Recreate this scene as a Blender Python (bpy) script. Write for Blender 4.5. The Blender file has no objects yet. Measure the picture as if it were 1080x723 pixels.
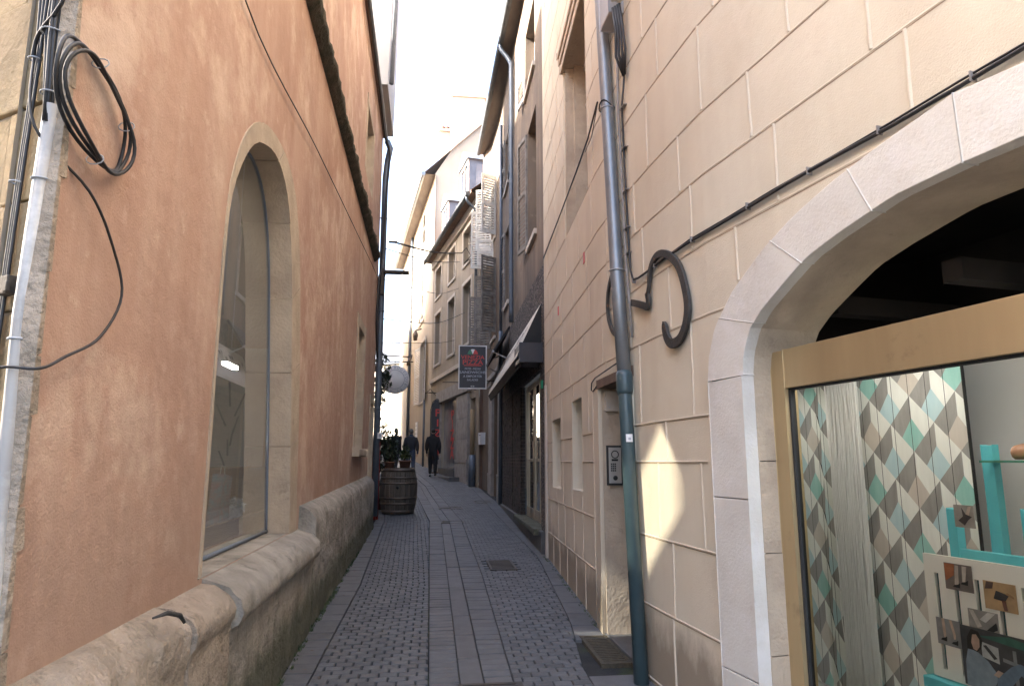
import bpy, bmesh, math, random
from mathutils import Vector, Matrix, noise
random.seed(7)
R = math.radians
# ------------------------------------------------------------------ camera, sky, sun, exposure
scn = bpy.context.scene
col = scn.collection
cam_d = bpy.data.cameras.new("camera"); cam = bpy.data.objects.new("camera", cam_d); col.objects.link(cam)
cam.location = (0, 0, 1.55); cam.rotation_euler = (R(90 + 9.85), 0, R(-7.02))
cam_d.sensor_width = 36; cam_d.lens = 24; cam_d.clip_start = .05; cam_d.clip_end = 2000
scn.camera = cam
SUN_AZ, SUN_EL = -96.0, 31.0            # azimuth clockwise from +Y: from the left
w = bpy.data.worlds.new("World"); scn.world = w; w.use_nodes = True
nt = w.node_tree; bg = nt.nodes["Background"]
sky = nt.nodes.new("ShaderNodeTexSky"); sky.sky_type = 'NISHITA'; sky.sun_disc = False
sky.sun_elevation = R(SUN_EL); sky.sun_rotation = R(SUN_AZ); sky.dust_density = 5.0; sky.air_density = .85; sky.ozone_density = .7
nt.links.new(sky.outputs[0], bg.inputs[0]); bg.inputs[1].default_value = 0.15
sl = bpy.data.lights.new("sun", 'SUN'); sl.energy = 4.0; sl.angle = R(1.0); sl.color = (1, .93, .82)
so = bpy.data.objects.new("sun", sl); col.objects.link(so)
sd = Vector((math.sin(R(SUN_AZ)) * math.cos(R(SUN_EL)), math.cos(R(SUN_AZ)) * math.cos(R(SUN_EL)), math.sin(R(SUN_EL))))
so.rotation_euler = sd.to_track_quat('Z', 'Y').to_euler(); so.location = (0, 0, 30)
scn.view_settings.view_transform = 'Standard'; scn.view_settings.look = 'None'
scn.view_settings.exposure = 3.25; scn.view_settings.gamma = 1
scn.view_settings.use_curve_mapping = False
scn.render.engine = 'CYCLES'; scn.cycles.max_bounces = 8; scn.cycles.diffuse_bounces = 5; scn.cycles.transparent_max_bounces = 12

# ------------------------------------------------------------------ helpers
def tag(o, label=None, cat=None, group=None, kind=None):
    if label: o['label'] = label
    if cat: o['category'] = cat
    if group: o['group'] = group
    if kind: o['kind'] = kind
    return o
def thing(name, label, cat, loc=(0, 0, 0), group=None):
    o = bpy.data.objects.new(name, None); col.objects.link(o); o.location = loc
    o.empty_display_size = .1
    return tag(o, label, cat, group)
def wloc(o):
    v = Vector((0, 0, 0))
    while o: v = v + Vector(o.location); o = o.parent
    return v
class MB:
    def __init__(s): s.v = []; s.f = []; s.m = []; s.sm = []
    def face(s, pts, mi=0, smooth=False):
        i = len(s.v); s.v += [tuple(p) for p in pts]; s.f.append(tuple(range(i, i + len(pts)))); s.m.append(mi); s.sm.append(smooth)
    def raw(s, vs, fs, mi=0, smooth=False):
        i = len(s.v); s.v += [tuple(p) for p in vs]
        for f in fs: s.f.append(tuple(i + k for k in f)); s.m.append(mi); s.sm.append(smooth)
    def hexa(s, p, mi=0):      # 8 corners: bottom 4 (ccw), top 4
        s.raw(p, [(3, 2, 1, 0), (4, 5, 6, 7), (0, 1, 5, 4), (1, 2, 6, 5), (2, 3, 7, 6), (3, 0, 4, 7)], mi)
    def box(s, c, d, mi=0, M=None, bev=0):
        x, y, z = d[0] / 2, d[1] / 2, d[2] / 2
        if bev > 0:
            bm = bmesh.new(); bmesh.ops.create_cube(bm, size=1)
            for v in bm.verts: v.co = Vector((v.co.x * d[0], v.co.y * d[1], v.co.z * d[2]))
            bmesh.ops.bevel(bm, geom=bm.edges[:], offset=bev, segments=2, affect='EDGES', profile=.5)
            vs = [v.co.copy() for v in bm.verts]; bm.verts.index_update(); fs = [tuple(v.index for v in f.verts) for f in bm.faces]; bm.free()
            vs = [((M @ v) if M else v) + Vector(c) for v in vs]
            s.raw(vs, fs, mi); return
        p = [Vector(q) for q in ((-x, -y, -z), (x, -y, -z), (x, y, -z), (-x, y, -z), (-x, -y, z), (x, -y, z), (x, y, z), (-x, y, z))]
        if M: p = [M @ q for q in p]
        s.hexa([q + Vector(c) for q in p], mi)
    def tube(s, pts, r, n=8, mi=0, cap=True, closed=False):
        pts = [Vector(p) for p in pts]; rs = r if isinstance(r, (list, tuple)) else [r] * len(pts)
        i0 = len(s.v); N = len(pts); prev = None
        for k, p in enumerate(pts):
            a = pts[(k - 1) % N] if (k > 0 or closed) else p; b = pts[(k + 1) % N] if (k < N - 1 or closed) else p
            t = (b - a).normalized()
            if prev is None:
                u = t.orthogonal().normalized()
            else:
                u = (prev - t * prev.dot(t))
                u = u.normalized() if u.length > 1e-6 else t.orthogonal().normalized()
            prev = u; v = t.cross(u)
            for j in range(n):
                a_ = 2 * math.pi * j / n
                s.v.append(tuple(p + (u * math.cos(a_) + v * math.sin(a_)) * rs[k]))
        for k in range(N if closed else N - 1):
            for j in range(n):
                a_ = i0 + k * n + j; b_ = i0 + k * n + (j + 1) % n; k2 = (k + 1) % N
                c_ = i0 + k2 * n + (j + 1) % n; d_ = i0 + k2 * n + j
                s.f.append((a_, b_, c_, d_)); s.m.append(mi); s.sm.append(True)
        if cap and not closed:
            s.f.append(tuple(i0 + j for j in reversed(range(n)))); s.m.append(mi); s.sm.append(False)
            s.f.append(tuple(i0 + (N - 1) * n + j for j in range(n))); s.m.append(mi); s.sm.append(False)
    def lathe(s, prof, c, n=24, mi=0, M=None):
        i0 = len(s.v)
        for (r, z) in prof:
            for j in range(n):
                a = 2 * math.pi * j / n; q = Vector((r * math.cos(a), r * math.sin(a), z))
                if M: q = M @ q
                s.v.append(tuple(q + Vector(c)))
        for k in range(len(prof) - 1):
            for j in range(n):
                s.f.append((i0 + k * n + j, i0 + k * n + (j + 1) % n, i0 + (k + 1) * n + (j + 1) % n, i0 + (k + 1) * n + j)); s.m.append(mi); s.sm.append(True)
    def prism(s, poly, d, mi=0):   # polygon (3D pts) extruded by vector d
        poly = [Vector(p) for p in poly]; d = Vector(d); n = len(poly)
        s.raw(poly + [p + d for p in poly], [tuple(reversed(range(n))), tuple(range(n, 2 * n))] + [(k, (k + 1) % n, n + (k + 1) % n, n + k) for k in range(n)], mi)
    def build(s, name, mats, parent=None, bevel=0):
        me = bpy.data.meshes.new(name); off = wloc(parent) if parent else Vector((0, 0, 0))
        me.from_pydata([tuple(Vector(v) - off) for v in s.v], [], s.f)
        for m in (mats if isinstance(mats, (list, tuple)) else [mats]): me.materials.append(m)
        for k, p in enumerate(me.polygons): p.material_index = s.m[k]; p.use_smooth = s.sm[k]
        me.update()
        o = bpy.data.objects.new(name, me); col.objects.link(o)
        if parent: o.parent = parent
        if bevel > 0:
            b = o.modifiers.new("bevel", 'BEVEL'); b.width = bevel; b.segments = 2; b.limit_method = 'ANGLE'
        return o
def struct(o): o['kind'] = 'structure'; return o
def copy_tree(o, parent=None, loc=None):
    kids = [c for c in bpy.data.objects if c.parent is o] if False else list(o.children)
    c = o.copy(); col.objects.link(c); c.parent = parent
    if loc is not None: c.location = loc
    for k in kids: copy_tree(k, c)
    return c

# ------------------------------------------------------------------ materials
def ramp(nt, fac, stops):
    n = nt.nodes.new("ShaderNodeValToRGB"); e = n.color_ramp.elements
    while len(e) < len(stops): e.new(.5)
    for k, (p, c) in enumerate(stops): e[k].position = p; e[k].color = (*c, 1) if len(c) == 3 else c
    nt.links.new(fac, n.inputs[0]); return n.outputs[0]
def noise_tex(nt, vec, scale, detail=5, rough=.55, sc=(1, 1, 1)):
    mp = nt.nodes.new("ShaderNodeMapping"); mp.inputs['Scale'].default_value = sc
    nt.links.new(vec, mp.inputs[0]); n = nt.nodes.new("ShaderNodeTexNoise")
    n.inputs['Scale'].default_value = scale; n.inputs['Detail'].default_value = detail; n.inputs['Roughness'].default_value = rough
    nt.links.new(mp.outputs[0], n.inputs['Vector']); return n.outputs[0]
def mix(nt, f, a, b, mode='MIX'):
    n = nt.nodes.new("ShaderNodeMix"); n.data_type = 'RGBA'; n.blend_type = mode
    for s, val in ((0, f), (6, a), (7, b)):
        if hasattr(val, 'default_value') or hasattr(val, 'links'): nt.links.new(val, n.inputs[s])
        else: n.inputs[s].default_value = val if s == 0 else (*val, 1)
    return n.outputs[2]
def mth(nt, op, a, b=0.0):
    n = nt.nodes.new("ShaderNodeMath"); n.operation = op
    for k, v in ((0, a), (1, b)):
        if isinstance(v, (int, float)): n.inputs[k].default_value = v
        else: nt.links.new(v, n.inputs[k])
    return n.outputs[0]
def mat(name, c1, c2=None, scale=3, detail=6, rough=.85, bump=0, bscale=60, metal=0, streak=None, spots=None, lo=.35, hi=.65, island=0, spec=.5, stretch=(1, 1, 1), bdist=.01, coarse=0):
    m = bpy.data.materials.new(name); m.use_nodes = True; nt = m.node_tree; b = nt.nodes["Principled BSDF"]
    b.inputs['Roughness'].default_value = rough; b.inputs['Metallic'].default_value = metal
    b.inputs['Specular IOR Level'].default_value = spec
    geo = nt.nodes.new("ShaderNodeNewGeometry"); pos = geo.outputs['Position']
    c = None
    if c2 is None: c2 = tuple(x * .8 for x in c1)
    c = ramp(nt, noise_tex(nt, pos, scale, detail, .6, stretch), [(lo, c1), (hi, c2)])
    if streak:    # (colour, amount, scale) vertical streaks
        f = ramp(nt, noise_tex(nt, pos, streak[2], 4, .6, (1, 1, .12)), [(.45, (0, 0, 0)), (.75, (streak[1],) * 3)])
        c = mix(nt, f, c, streak[0])
    if spots:     # (colour, amount, scale, threshold)
        for sp in (spots if isinstance(spots, list) else [spots]):
            f = ramp(nt, noise_tex(nt, pos, sp[2], 7, .7), [(sp[3], (0, 0, 0)), (min(1, sp[3] + .12), (sp[1],) * 3)])
            c = mix(nt, f, c, sp[0])
    if island:
        r = ramp(nt, geo.outputs['Random Per Island'], [(0, (1 - island,) * 3), (1, (1 + 0 * island,) * 3)])
        c = mix(nt, 1.0, c, r, 'MULTIPLY')
    nt.links.new(c, b.inputs['Base Color'])
    if bump:
        bn = nt.nodes.new("ShaderNodeBump"); bn.inputs['Strength'].default_value = bump; bn.inputs['Distance'].default_value = bdist
        h = noise_tex(nt, pos, bscale, 5, .6)
        if coarse: h = mth(nt, 'ADD', h, mth(nt, 'MULTIPLY', noise_tex(nt, pos, bscale * .12, 3, .5), coarse))
        nt.links.new(h, bn.inputs['Height'])
        nt.links.new(bn.outputs[0], b.inputs['Normal'])
    return m
def ground_dirt(m, colr, amt, z_hi):    # splash-back dirt and moss that really sits near the foot of an old wall, broken by noise
    nt = m.node_tree; b = nt.nodes["Principled BSDF"]; src = b.inputs['Base Color'].links[0].from_socket
    geo = nt.nodes.new("ShaderNodeNewGeometry"); sp = nt.nodes.new("ShaderNodeSeparateXYZ"); nt.links.new(geo.outputs['Position'], sp.inputs[0])
    g = mth(nt, 'SUBTRACT', sp.outputs[2], mth(nt, 'MULTIPLY', sp.outputs[1], .03))
    n = noise_tex(nt, geo.outputs['Position'], 5, 6, .7, (1, 1, .5))
    h = mth(nt, 'ADD', mth(nt, 'DIVIDE', g, z_hi), mth(nt, 'MULTIPLY', n, -1.1))
    f = ramp(nt, h, [(.0, (amt,) * 3), (.45, (0, 0, 0))])
    f2 = mth(nt, 'MULTIPLY', f, 1.0)
    nt.links.new(mix(nt, f2, src, colr), b.inputs['Base Color'])
def glass_thin(name, tint=(.95, .98, .96), refl=.06, dark=0.0):
    m = bpy.data.materials.new(name); m.use_nodes = True; nt = m.node_tree
    for n in list(nt.nodes):
        if n.type != 'OUTPUT_MATERIAL': nt.nodes.remove(n)
    out = [n for n in nt.nodes if n.type == 'OUTPUT_MATERIAL'][0]
    t = nt.nodes.new("ShaderNodeBsdfTransparent"); t.inputs[0].default_value = (*tint, 1)
    g = nt.nodes.new("ShaderNodeBsdfGlossy"); g.inputs['Roughness'].default_value = .01
    fr = nt.nodes.new("ShaderNodeFresnel"); fr.inputs[0].default_value = 1.5 if refl < .03 and tint[0] > .95 else 1.32
    f = mth(nt, 'ADD', mth(nt, 'MULTIPLY', fr.outputs[0], 1.0 if refl < .015 and tint[0] > .95 else .6), refl)
    mx = nt.nodes.new("ShaderNodeMixShader"); nt.links.new(f, mx.inputs[0]); nt.links.new(t.outputs[0], mx.inputs[1]); nt.links.new(g.outputs[0], mx.inputs[2])
    nt.links.new(mx.outputs[0], out.inputs[0]); return m
def emis(name, c, s):
    m = mat(name, c, c); b = m.node_tree.nodes["Principled BSDF"]; b.inputs['Emission Color'].default_value = (*c, 1); b.inputs['Emission Strength'].default_value = s; return m

M = {}
M['cream'] = mat('cream_render', (.69, .625, .50), (.64, .565, .44), scale=1.3, bump=.28, bscale=120, coarse=1.2, rough=.9, streak=((.50, .40, .30), .40, 2.2), spots=[((.46, .37, .28), .6, 1.6, .62), ((.70, .62, .50), .6, .8, .55), ((.36, .29, .22), .5, 30, .72)])
ground_dirt(M['cream'], (.22, .17, .12), .75, .45)
M['cream_bead'] = mat('cream_bead', (.68, .60, .48), (.62, .53, .41), scale=6, rough=.9, bump=.3, bscale=200)
M['groove'] = mat('dirty_groove', (.27, .19, .13), (.42, .32, .23), scale=9)
M['pink'] = mat('terracotta_render', (.50, .325, .24), (.42, .26, .19), scale=1.0, bump=.4, bscale=110, coarse=2.5, rough=.92, streak=((.56, .40, .31), .75, 2.8), spots=[((.62, .46, .36), .9, 1.3, .50), ((.60, .44, .34), .85, 5.5, .58), ((.34, .20, .15), .45, .55, .54), ((.36, .19, .13), .6, .9, .56), ((.58, .43, .34), .7, 3.2, .62), ((.24, .15, .11), .7, 16, .68)])
ground_dirt(M['pink'], (.30, .20, .15), .5, 1.7)
M['stone_tan'] = mat('tan_stone', (.52, .43, .325), (.41, .33, .25), scale=4, bump=.8, bscale=45, coarse=2, rough=.95, spots=[((.22, .17, .13), .6, 6, .6), ((.55, .46, .36), .5, 3, .6)])
M['stone_block'] = mat('yellow_stone', (.46, .34, .19), (.36, .26, .15), scale=3, bump=.9, bscale=40, coarse=3, rough=.95, spots=[((.22, .16, .11), .6, 4, .6)], island=.2)
M['stone_white'] = mat('white_stone', (.71, .68, .62), (.64, .60, .54), scale=3, bump=.35, bscale=70, coarse=1.5, rough=.6, spots=[((.44, .31, .22), .75, 3.0, .62), ((.74, .71, .68), .6, 5, .5), ((.30, .25, .21), .8, 34, .70)])
M['stone_grey'] = mat('grey_stone', (.38, .345, .30), (.26, .24, .205), scale=5, bump=1, bscale=28, coarse=3, bdist=.02, rough=.95, spots=[((.12, .11, .09), .7, 7, .58), ((.36, .32, .27), .5, 12, .6)], streak=((.12, .11, .09), .5, 3))
ground_dirt(M['stone_grey'], (.06, .065, .032), .8, .42)
M['stone_rough'] = mat('rough_stone', (.42, .345, .27), (.29, .24, .185), scale=5, bump=1, bscale=30, coarse=3, bdist=.025, rough=.95, spots=[((.14, .12, .09), .7, 8, .56), ((.44, .36, .29), .6, 10, .6)])
ground_dirt(M['stone_rough'], (.06, .062, .032), .8, .42)
M['mortar'] = mat('mortar', (.16, .14, .12), (.22, .19, .16), scale=12, bump=.6, bscale=90)
M['sett'] = mat('grey_sett', (.130, .131, .135), (.094, .095, .098), scale=9, bump=.5, bscale=160, rough=.62, island=.32, spots=[((.05, .05, .045), .5, 2.2, .58)])
M['sett2'] = mat('grey_slab', (.130, .130, .133), (.098, .098, .10), scale=7, bump=.4, bscale=120, rough=.65, island=.22, spots=[((.06, .055, .05), .5, 2.2, .58)])
M['bed'] = mat('sett_joint_sand', (.035, .034, .032), (.02, .02, .02), scale=6, rough=1, spots=((.04, .055, .018), .9, 1.6, .50), bump=.5, bscale=100)
M['iron'] = mat('cast_iron', (.05, .045, .04), (.08, .06, .045), scale=12, rough=.6, metal=.4, bump=.3, bscale=80)
M['zinc'] = mat('zinc', (.26, .28, .30), (.20, .22, .24), scale=4, rough=.45, metal=.55, streak=((.33, .33, .33), .5, 6), spots=((.38, .38, .38), .4, 14, .64))
M['gutterdark'] = mat('dark_zinc', (.11, .12, .13), (.08, .085, .09), scale=4, rough=.7, metal=.2)
M['teal_iron'] = mat('teal_painted_iron', (.045, .075, .085), (.06, .095, .105), scale=5, rough=.35, spots=((.08, .06, .04), .5, 16, .66))
M['black'] = mat('black_cable', (.014, .014, .016), (.025, .024, .025), scale=10, rough=.5)
M['greycable'] = mat('grey_cable', (.30, .28, .26), (.22, .2, .19), scale=9, rough=.6)
M['white_pvc'] = mat('white_conduit', (.40, .385, .365), (.30, .29, .28), scale=3, rough=.4, spots=[((.12, .1, .09), .9, 9, .68), ((.70, .70, .68), .5, 2, .5)])
M['greybox'] = mat('grey_box', (.42, .43, .45), (.36, .37, .39), scale=5, rough=.5)
M['rust'] = mat('rusty_iron', (.055, .05, .045), (.03, .028, .026), scale=12, rough=.7, bump=.6, bscale=60, spots=((.26, .10, .03), .9, 15, .60))
M['brass'] = mat('bronze_frame', (.50, .385, .22), (.40, .30, .17), scale=2, rough=.38, metal=.5, stretch=(1, 1, .1), spots=((.20, .14, .09), .5, 3, .6))
M['brass2'] = mat('door_frame', (.42, .36, .28), (.34, .29, .22), scale=3, rough=.35, metal=.5)
M['gasket'] = mat('gasket', (.02, .02, .02), (.03, .03, .03))
M['glass'] = glass_thin('shop_glass', (.97, .99, .98), -.01)
M['glass_l'] = glass_thin('window_glass', (.8, .84, .82), .12)
def hazed_glass(name, tint, haze, amt, refl=.05):
    m = glass_thin(name, tint, refl); nt = m.node_tree; out = [n for n in nt.nodes if n.type == 'OUTPUT_MATERIAL'][0]; src = out.inputs[0].links[0].from_socket
    d = nt.nodes.new('ShaderNodeBsdfDiffuse'); d.inputs[0].default_value = (*haze, 1); mx = nt.nodes.new('ShaderNodeMixShader'); mx.inputs[0].default_value = amt
    nt.links.new(src, mx.inputs[1]); nt.links.new(d.outputs[0], mx.inputs[2]); nt.links.new(mx.outputs[0], out.inputs[0]); return m
M['glass_l'] = hazed_glass('window_glass', (.9, .93, .91), (.62, .62, .58), .16, .02); M['glass_dim'] = hazed_glass('sun_dimming_pane', (.31, .30, .28), (.4, .38, .34), .35, .0)  # first: diffuse imitates pale haze; second: tint dims the sun through the added windows
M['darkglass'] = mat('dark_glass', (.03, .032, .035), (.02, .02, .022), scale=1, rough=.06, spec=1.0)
M['paleglass'] = mat('pale_curtained_glass', (.34, .34, .34), (.18, .18, .19), scale=1.2, rough=.08, spec=.8)
M['brightglass'] = mat('white_reflection_glass', (.86, .87, .88), (.78, .80, .82), scale=2, rough=.06, spec=1.0)  # white base imitates a bright sky reflection; not used
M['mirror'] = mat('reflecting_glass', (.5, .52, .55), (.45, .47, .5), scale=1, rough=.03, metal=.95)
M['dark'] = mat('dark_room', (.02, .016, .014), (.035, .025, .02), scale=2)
M['pebble'] = mat('dark_pebbledash', (.05, .042, .038), (.27, .23, .20), scale=26, detail=3, bump=1, bscale=30, bdist=.02, rough=.9, lo=.50, hi=.64)
M['dkbrick'] = mat('dark_brick', (.07, .052, .043), (.045, .036, .03), scale=6, bump=.5, bscale=70, island=.4)
M['stain'] = mat('stained_render', (.25, .185, .13), (.115, .092, .075), scale=.9, bump=.6, bscale=60, coarse=2, rough=.95, streak=((.13, .105, .085), .9, 2.8), spots=[((.40, .32, .24), .5, 2.0, .58)], stretch=(1, 1, .35))
M['b3'] = mat('ochre_render', (.38, .32, .245), (.31, .26, .20), scale=.8, bump=.4, bscale=50, coarse=2, streak=((.22, .18, .14), .6, 2.0), spots=[((.26, .21, .16), .5, 1.2, .58)])
M['b4'] = mat('pale_ochre_render', (.50, .43, .335), (.44, .375, .295), scale=.6, bump=.3, bscale=40, coarse=1, streak=((.34, .27, .20), .4, 1.2))
M['pale'] = mat('pale_render', (.62, .56, .48), (.56, .50, .42), scale=.7, bump=.2, bscale=30)
M['casing'] = mat('white_casing', (.56, .50, .43), (.46, .41, .35), scale=5, rough=.8)
M['pier'] = mat('grimy_stone_pier', (.37, .345, .32), (.26, .24, .22), scale=4, rough=.8, bump=.4, bscale=40, spots=[((.16, .14, .125), .6, 5, .6)])
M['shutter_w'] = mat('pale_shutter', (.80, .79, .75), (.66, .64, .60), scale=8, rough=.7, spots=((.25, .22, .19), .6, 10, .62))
M['shutter_d'] = mat('dark_shutter', (.27, .25, .225), (.15, .14, .13), scale=8, rough=.8)
M['wood_dark'] = mat('dark_old_wood', (.10, .065, .045), (.06, .04, .03), scale=6, rough=.8, bump=.5, bscale=60, stretch=(1, 1, .2))
M['lintelwood'] = mat('weathered_wood_lintel', (.17, .11, .075), (.11, .075, .055), scale=8, rough=.85, bump=.5, bscale=60)
M['slate'] = mat('blue_slate', (.10, .115, .14), (.07, .08, .10), scale=6, rough=.6, bump=.4, bscale=30)
M['soffit'] = mat('grey_soffit_boards', (.17, .145, .125), (.12, .10, .09), scale=5, rough=.9, stretch=(1, .2, 1))
M['tile'] = mat('brown_roof_tile', (.20, .12, .085), (.13, .085, .065), scale=5, rough=.9, bump=1, bscale=18)
M['zincpaint'] = mat('grey_blue_paint', (.15, .18, .23), (.12, .145, .19), scale=4, rough=.6)
M['bluepipe'] = mat('blue_grey_pipe', (.12, .145, .18), (.09, .11, .14), scale=5, rough=.4, metal=.3)
M['red'] = mat('red_paint', (.28, .03, .022), (.18, .02, .018), scale=6, rough=.45)
M['moss'] = mat('mossy_cornice', (.10, .082, .06), (.045, .045, .028), scale=7, bump=1, bscale=30, bdist=.03, rough=1, spots=((.20, .16, .12), .7, 6, .58))
M['barrelwood'] = mat('barrel_oak', (.13, .105, .08), (.075, .06, .048), scale=6, rough=.75, bump=.6, bscale=40, stretch=(1, 1, .12), island=.25)
M['hoop'] = mat('barrel_hoop', (.11, .10, .09), (.16, .12, .09), scale=12, rough=.5, metal=.6)
M['terracotta'] = mat('terracotta_pot', (.20, .095, .06), (.15, .07, .045), scale=8, rough=.85)
M['leaf'] = mat('leaf', (.045, .075, .022), (.08, .11, .035), scale=9, rough=.6, island=.5)
M['leaf2'] = mat('leaf_dark', (.035, .055, .025), (.06, .08, .035), scale=9, rough=.6, island=.5)
M['stem'] = mat('stem', (.10, .075, .05), (.07, .05, .035), scale=9)
M['coat'] = mat('dark_coat', (.018, .018, .021), (.012, .012, .014), scale=9, rough=.85)
M['coat2'] = mat('navy_jacket', (.016, .02, .03), (.012, .014, .02), scale=9, rough=.7)
M['jeans'] = mat('blue_jeans', (.05, .07, .11), (.035, .05, .085), scale=14, rough=.9)
M['skin'] = mat('skin', (.50, .32, .24), (.46, .28, .2), scale=9, rough=.6)
M['hair'] = mat('grey_hair', (.16, .15, .14), (.08, .075, .07), scale=30, rough=.7)
M['hair2'] = mat('dark_hair', (.03, .022, .018), (.02, .015, .012), scale=30, rough=.6)
M['shoe'] = mat('dark_shoes', (.02, .018, .018), (.03, .028, .026), rough=.5)
M['signblack'] = mat('black_sign', (.022, .02, .028), (.03, .026, .034), scale=5, rough=.4)
M['signwhite'] = mat('sign_white', (.82, .81, .80), (.76, .75, .74), scale=5, rough=.5)
M['signgrey'] = mat('sign_lettering_grey', (.42, .43, .48), (.38, .39, .44), rough=.5)
M['signred'] = mat('sign_red', (.62, .06, .05), (.55, .05, .045), rough=.5)
M['signgreen'] = mat('sign_green', (.05, .25, .13), (.05, .22, .12), rough=.5)
M['signcream'] = mat('sign_cream', (.74, .68, .56), (.62, .56, .46), scale=3, rough=.6)
M['turq'] = mat('turquoise_paint', (.12, .55, .60), (.10, .49, .54), scale=7, rough=.5)
M['white'] = mat('white_paint', (.80, .80, .77), (.76, .75, .72), scale=2, rough=.6)
M['pgrey'] = mat('pattern_dark_grey', (.27, .26, .245), (.35, .34, .32), scale=22, rough=.7, stretch=(1, 1, .2))
M['pwhite'] = mat('pattern_white', (.84, .85, .80), (.76, .77, .72), scale=22, rough=.7, stretch=(1, 1, .2))
M['pblue'] = mat('pattern_light_blue', (.44, .62, .66), (.52, .68, .70), scale=22, rough=.7, stretch=(1, 1, .2))
M['pteal'] = mat('pattern_teal', (.28, .56, .50), (.36, .62, .56), scale=22, rough=.7, stretch=(1, 1, .2))
M['pbeige'] = mat('pattern_beige', (.64, .58, .51), (.57, .52, .46), scale=22, rough=.7, stretch=(1, 1, .2))
M['counter'] = mat('pale_wood', (.42, .27, .14), (.34, .21, .11), scale=3, rough=.5, stretch=(6, .4, 6))
M['paper'] = mat('paper', (.80, .77, .70), (.74, .71, .64), rough=.8)
M['fill_lamp'] = emis('fill_lamp_glow', (1, .96, .9), 5.0)  # glow added to brighten the shop display
M['lamp'] = emis('lamp_glow', (1, .95, .85), 9.0)
M['bark'] = M['stem']

# ------------------------------------------------------------------ ground profile and wall paths
GPR = [(-400, -.9), (-30, -.6), (0, 0), (10, .27), (15, .43), (20, .66), (25, .97), (35, 1.55), (50, 2.3), (80, 3.5), (900, 3.5)]
def gz(y):
    for (a, za), (b, zb) in zip(GPR, GPR[1:]):
        if y <= b: return za + (zb - za) * (y - a) / (b - a)
    return GPR[-1][1]
def interp(xs, x):
    if x <= xs[0][0]: return xs[0][1]
    for (a, za), (b, zb) in zip(xs, xs[1:]):
        if x <= b: return za + (zb - za) * (x - a) / (b - a)
    return xs[-1][1]
class Path:
    def __init__(s, pts, side):
        s.p = [Vector((a, b)) for a, b in pts]; s.side = side; s.T = [0]
        for a, b in zip(s.p, s.p[1:]): s.T.append(s.T[-1] + (b - a).length)
    def at(s, t):
        k = 0
        while k < len(s.p) - 2 and t > s.T[k + 1]: k += 1
        d = (s.p[k + 1] - s.p[k]).normalized(); return s.p[k] + d * (t - s.T[k]), d
    def nrm(s, t):
        _, d = s.at(t); return Vector((-d.y, d.x)) * s.side   # towards the lane: side=1 for right walls
    def P(s, t, z, off=0):
        q, d = s.at(t); n = Vector((-d.y, d.x)) * s.side; q = q + n * off
        return Vector((q.x, q.y, z))
    def tY(s, y):
        for k in range(len(s.p) - 1):
            if s.p[k].y <= y <= s.p[k + 1].y: return s.T[k] + (y - s.p[k].y) / (s.p[k + 1].y - s.p[k].y) * (s.T[k + 1] - s.T[k])
    def frame(s, t):
        q, d = s.at(t); n = Vector((-d.y, d.x)) * s.side
        return Matrix(((d.x, n.x, 0), (d.y, n.y, 0), (0, 0, 1)))   # local x along wall, y out to the lane, z up
fn = lambda v: v if callable(v) else (lambda t: v)
def wall(mb, path, z0, z1, ops, off=0, mi=0, rmi=0, step=1.0, ta=None, tb=None):
    """sheet wall with openings; each opening dict(a,b,lo,hi,d,[noreveal])"""
    ta = path.T[0] if ta is None else ta; tb = path.T[-1] if tb is None else tb
    br = {ta, tb} | {t for t in path.T if ta < t < tb}
    for o in ops:
        br |= {o['a'], o['b']}
        if callable(o['lo']) or callable(o['hi']):
            n = 28
            br |= {o['a'] + (o['b'] - o['a']) * k / n for k in range(n)}
            br |= {o['a'] + .004, o['b'] - .004}
    br = sorted(br); full = []
    for a, b in zip(br, br[1:]):
        n = max(1, int(math.ceil((b - a) / step))); full += [a + (b - a) * k / n for k in range(n)]
    full.append(br[-1]); z0 = fn(z0); z1 = fn(z1)
    for a, b in zip(full, full[1:]):
        if b - a < 1e-6: continue
        m = (a + b) / 2; act = sorted([o for o in ops if o['a'] - 1e-6 < m < o['b'] + 1e-6], key=lambda o: fn(o['lo'])(m))
        lo = z0
        for o in act + [None]:
            hi = fn(o['lo']) if o else z1
            if hi(m) - lo(m) > 1e-4:
                mb.face([path.P(a, lo(a), off), path.P(b, lo(b), off), path.P(b, hi(b), off), path.P(a, hi(a), off)], mi)
            if o: lo = fn(o['hi'])
            if o and o.get('d', 0) and not o.get('noreveal'):
                for f in (fn(o['lo']), fn(o['hi'])):
                    mb.face([path.P(a, f(a), off), path.P(b, f(b), off), path.P(b, f(b), off - o['d']), path.P(a, f(a), off - o['d'])], rmi)
    for o in ops:
        if o.get('d', 0) and not o.get('noreveal'):
            for t in (o['a'], o['b']):
                l, h = fn(o['lo'])(t), fn(o['hi'])(t)
                if h - l > .01: mb.face([path.P(t, l, off), path.P(t, h, off), path.P(t, h, off - o['d']), path.P(t, l, off - o['d'])], rmi)
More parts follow.
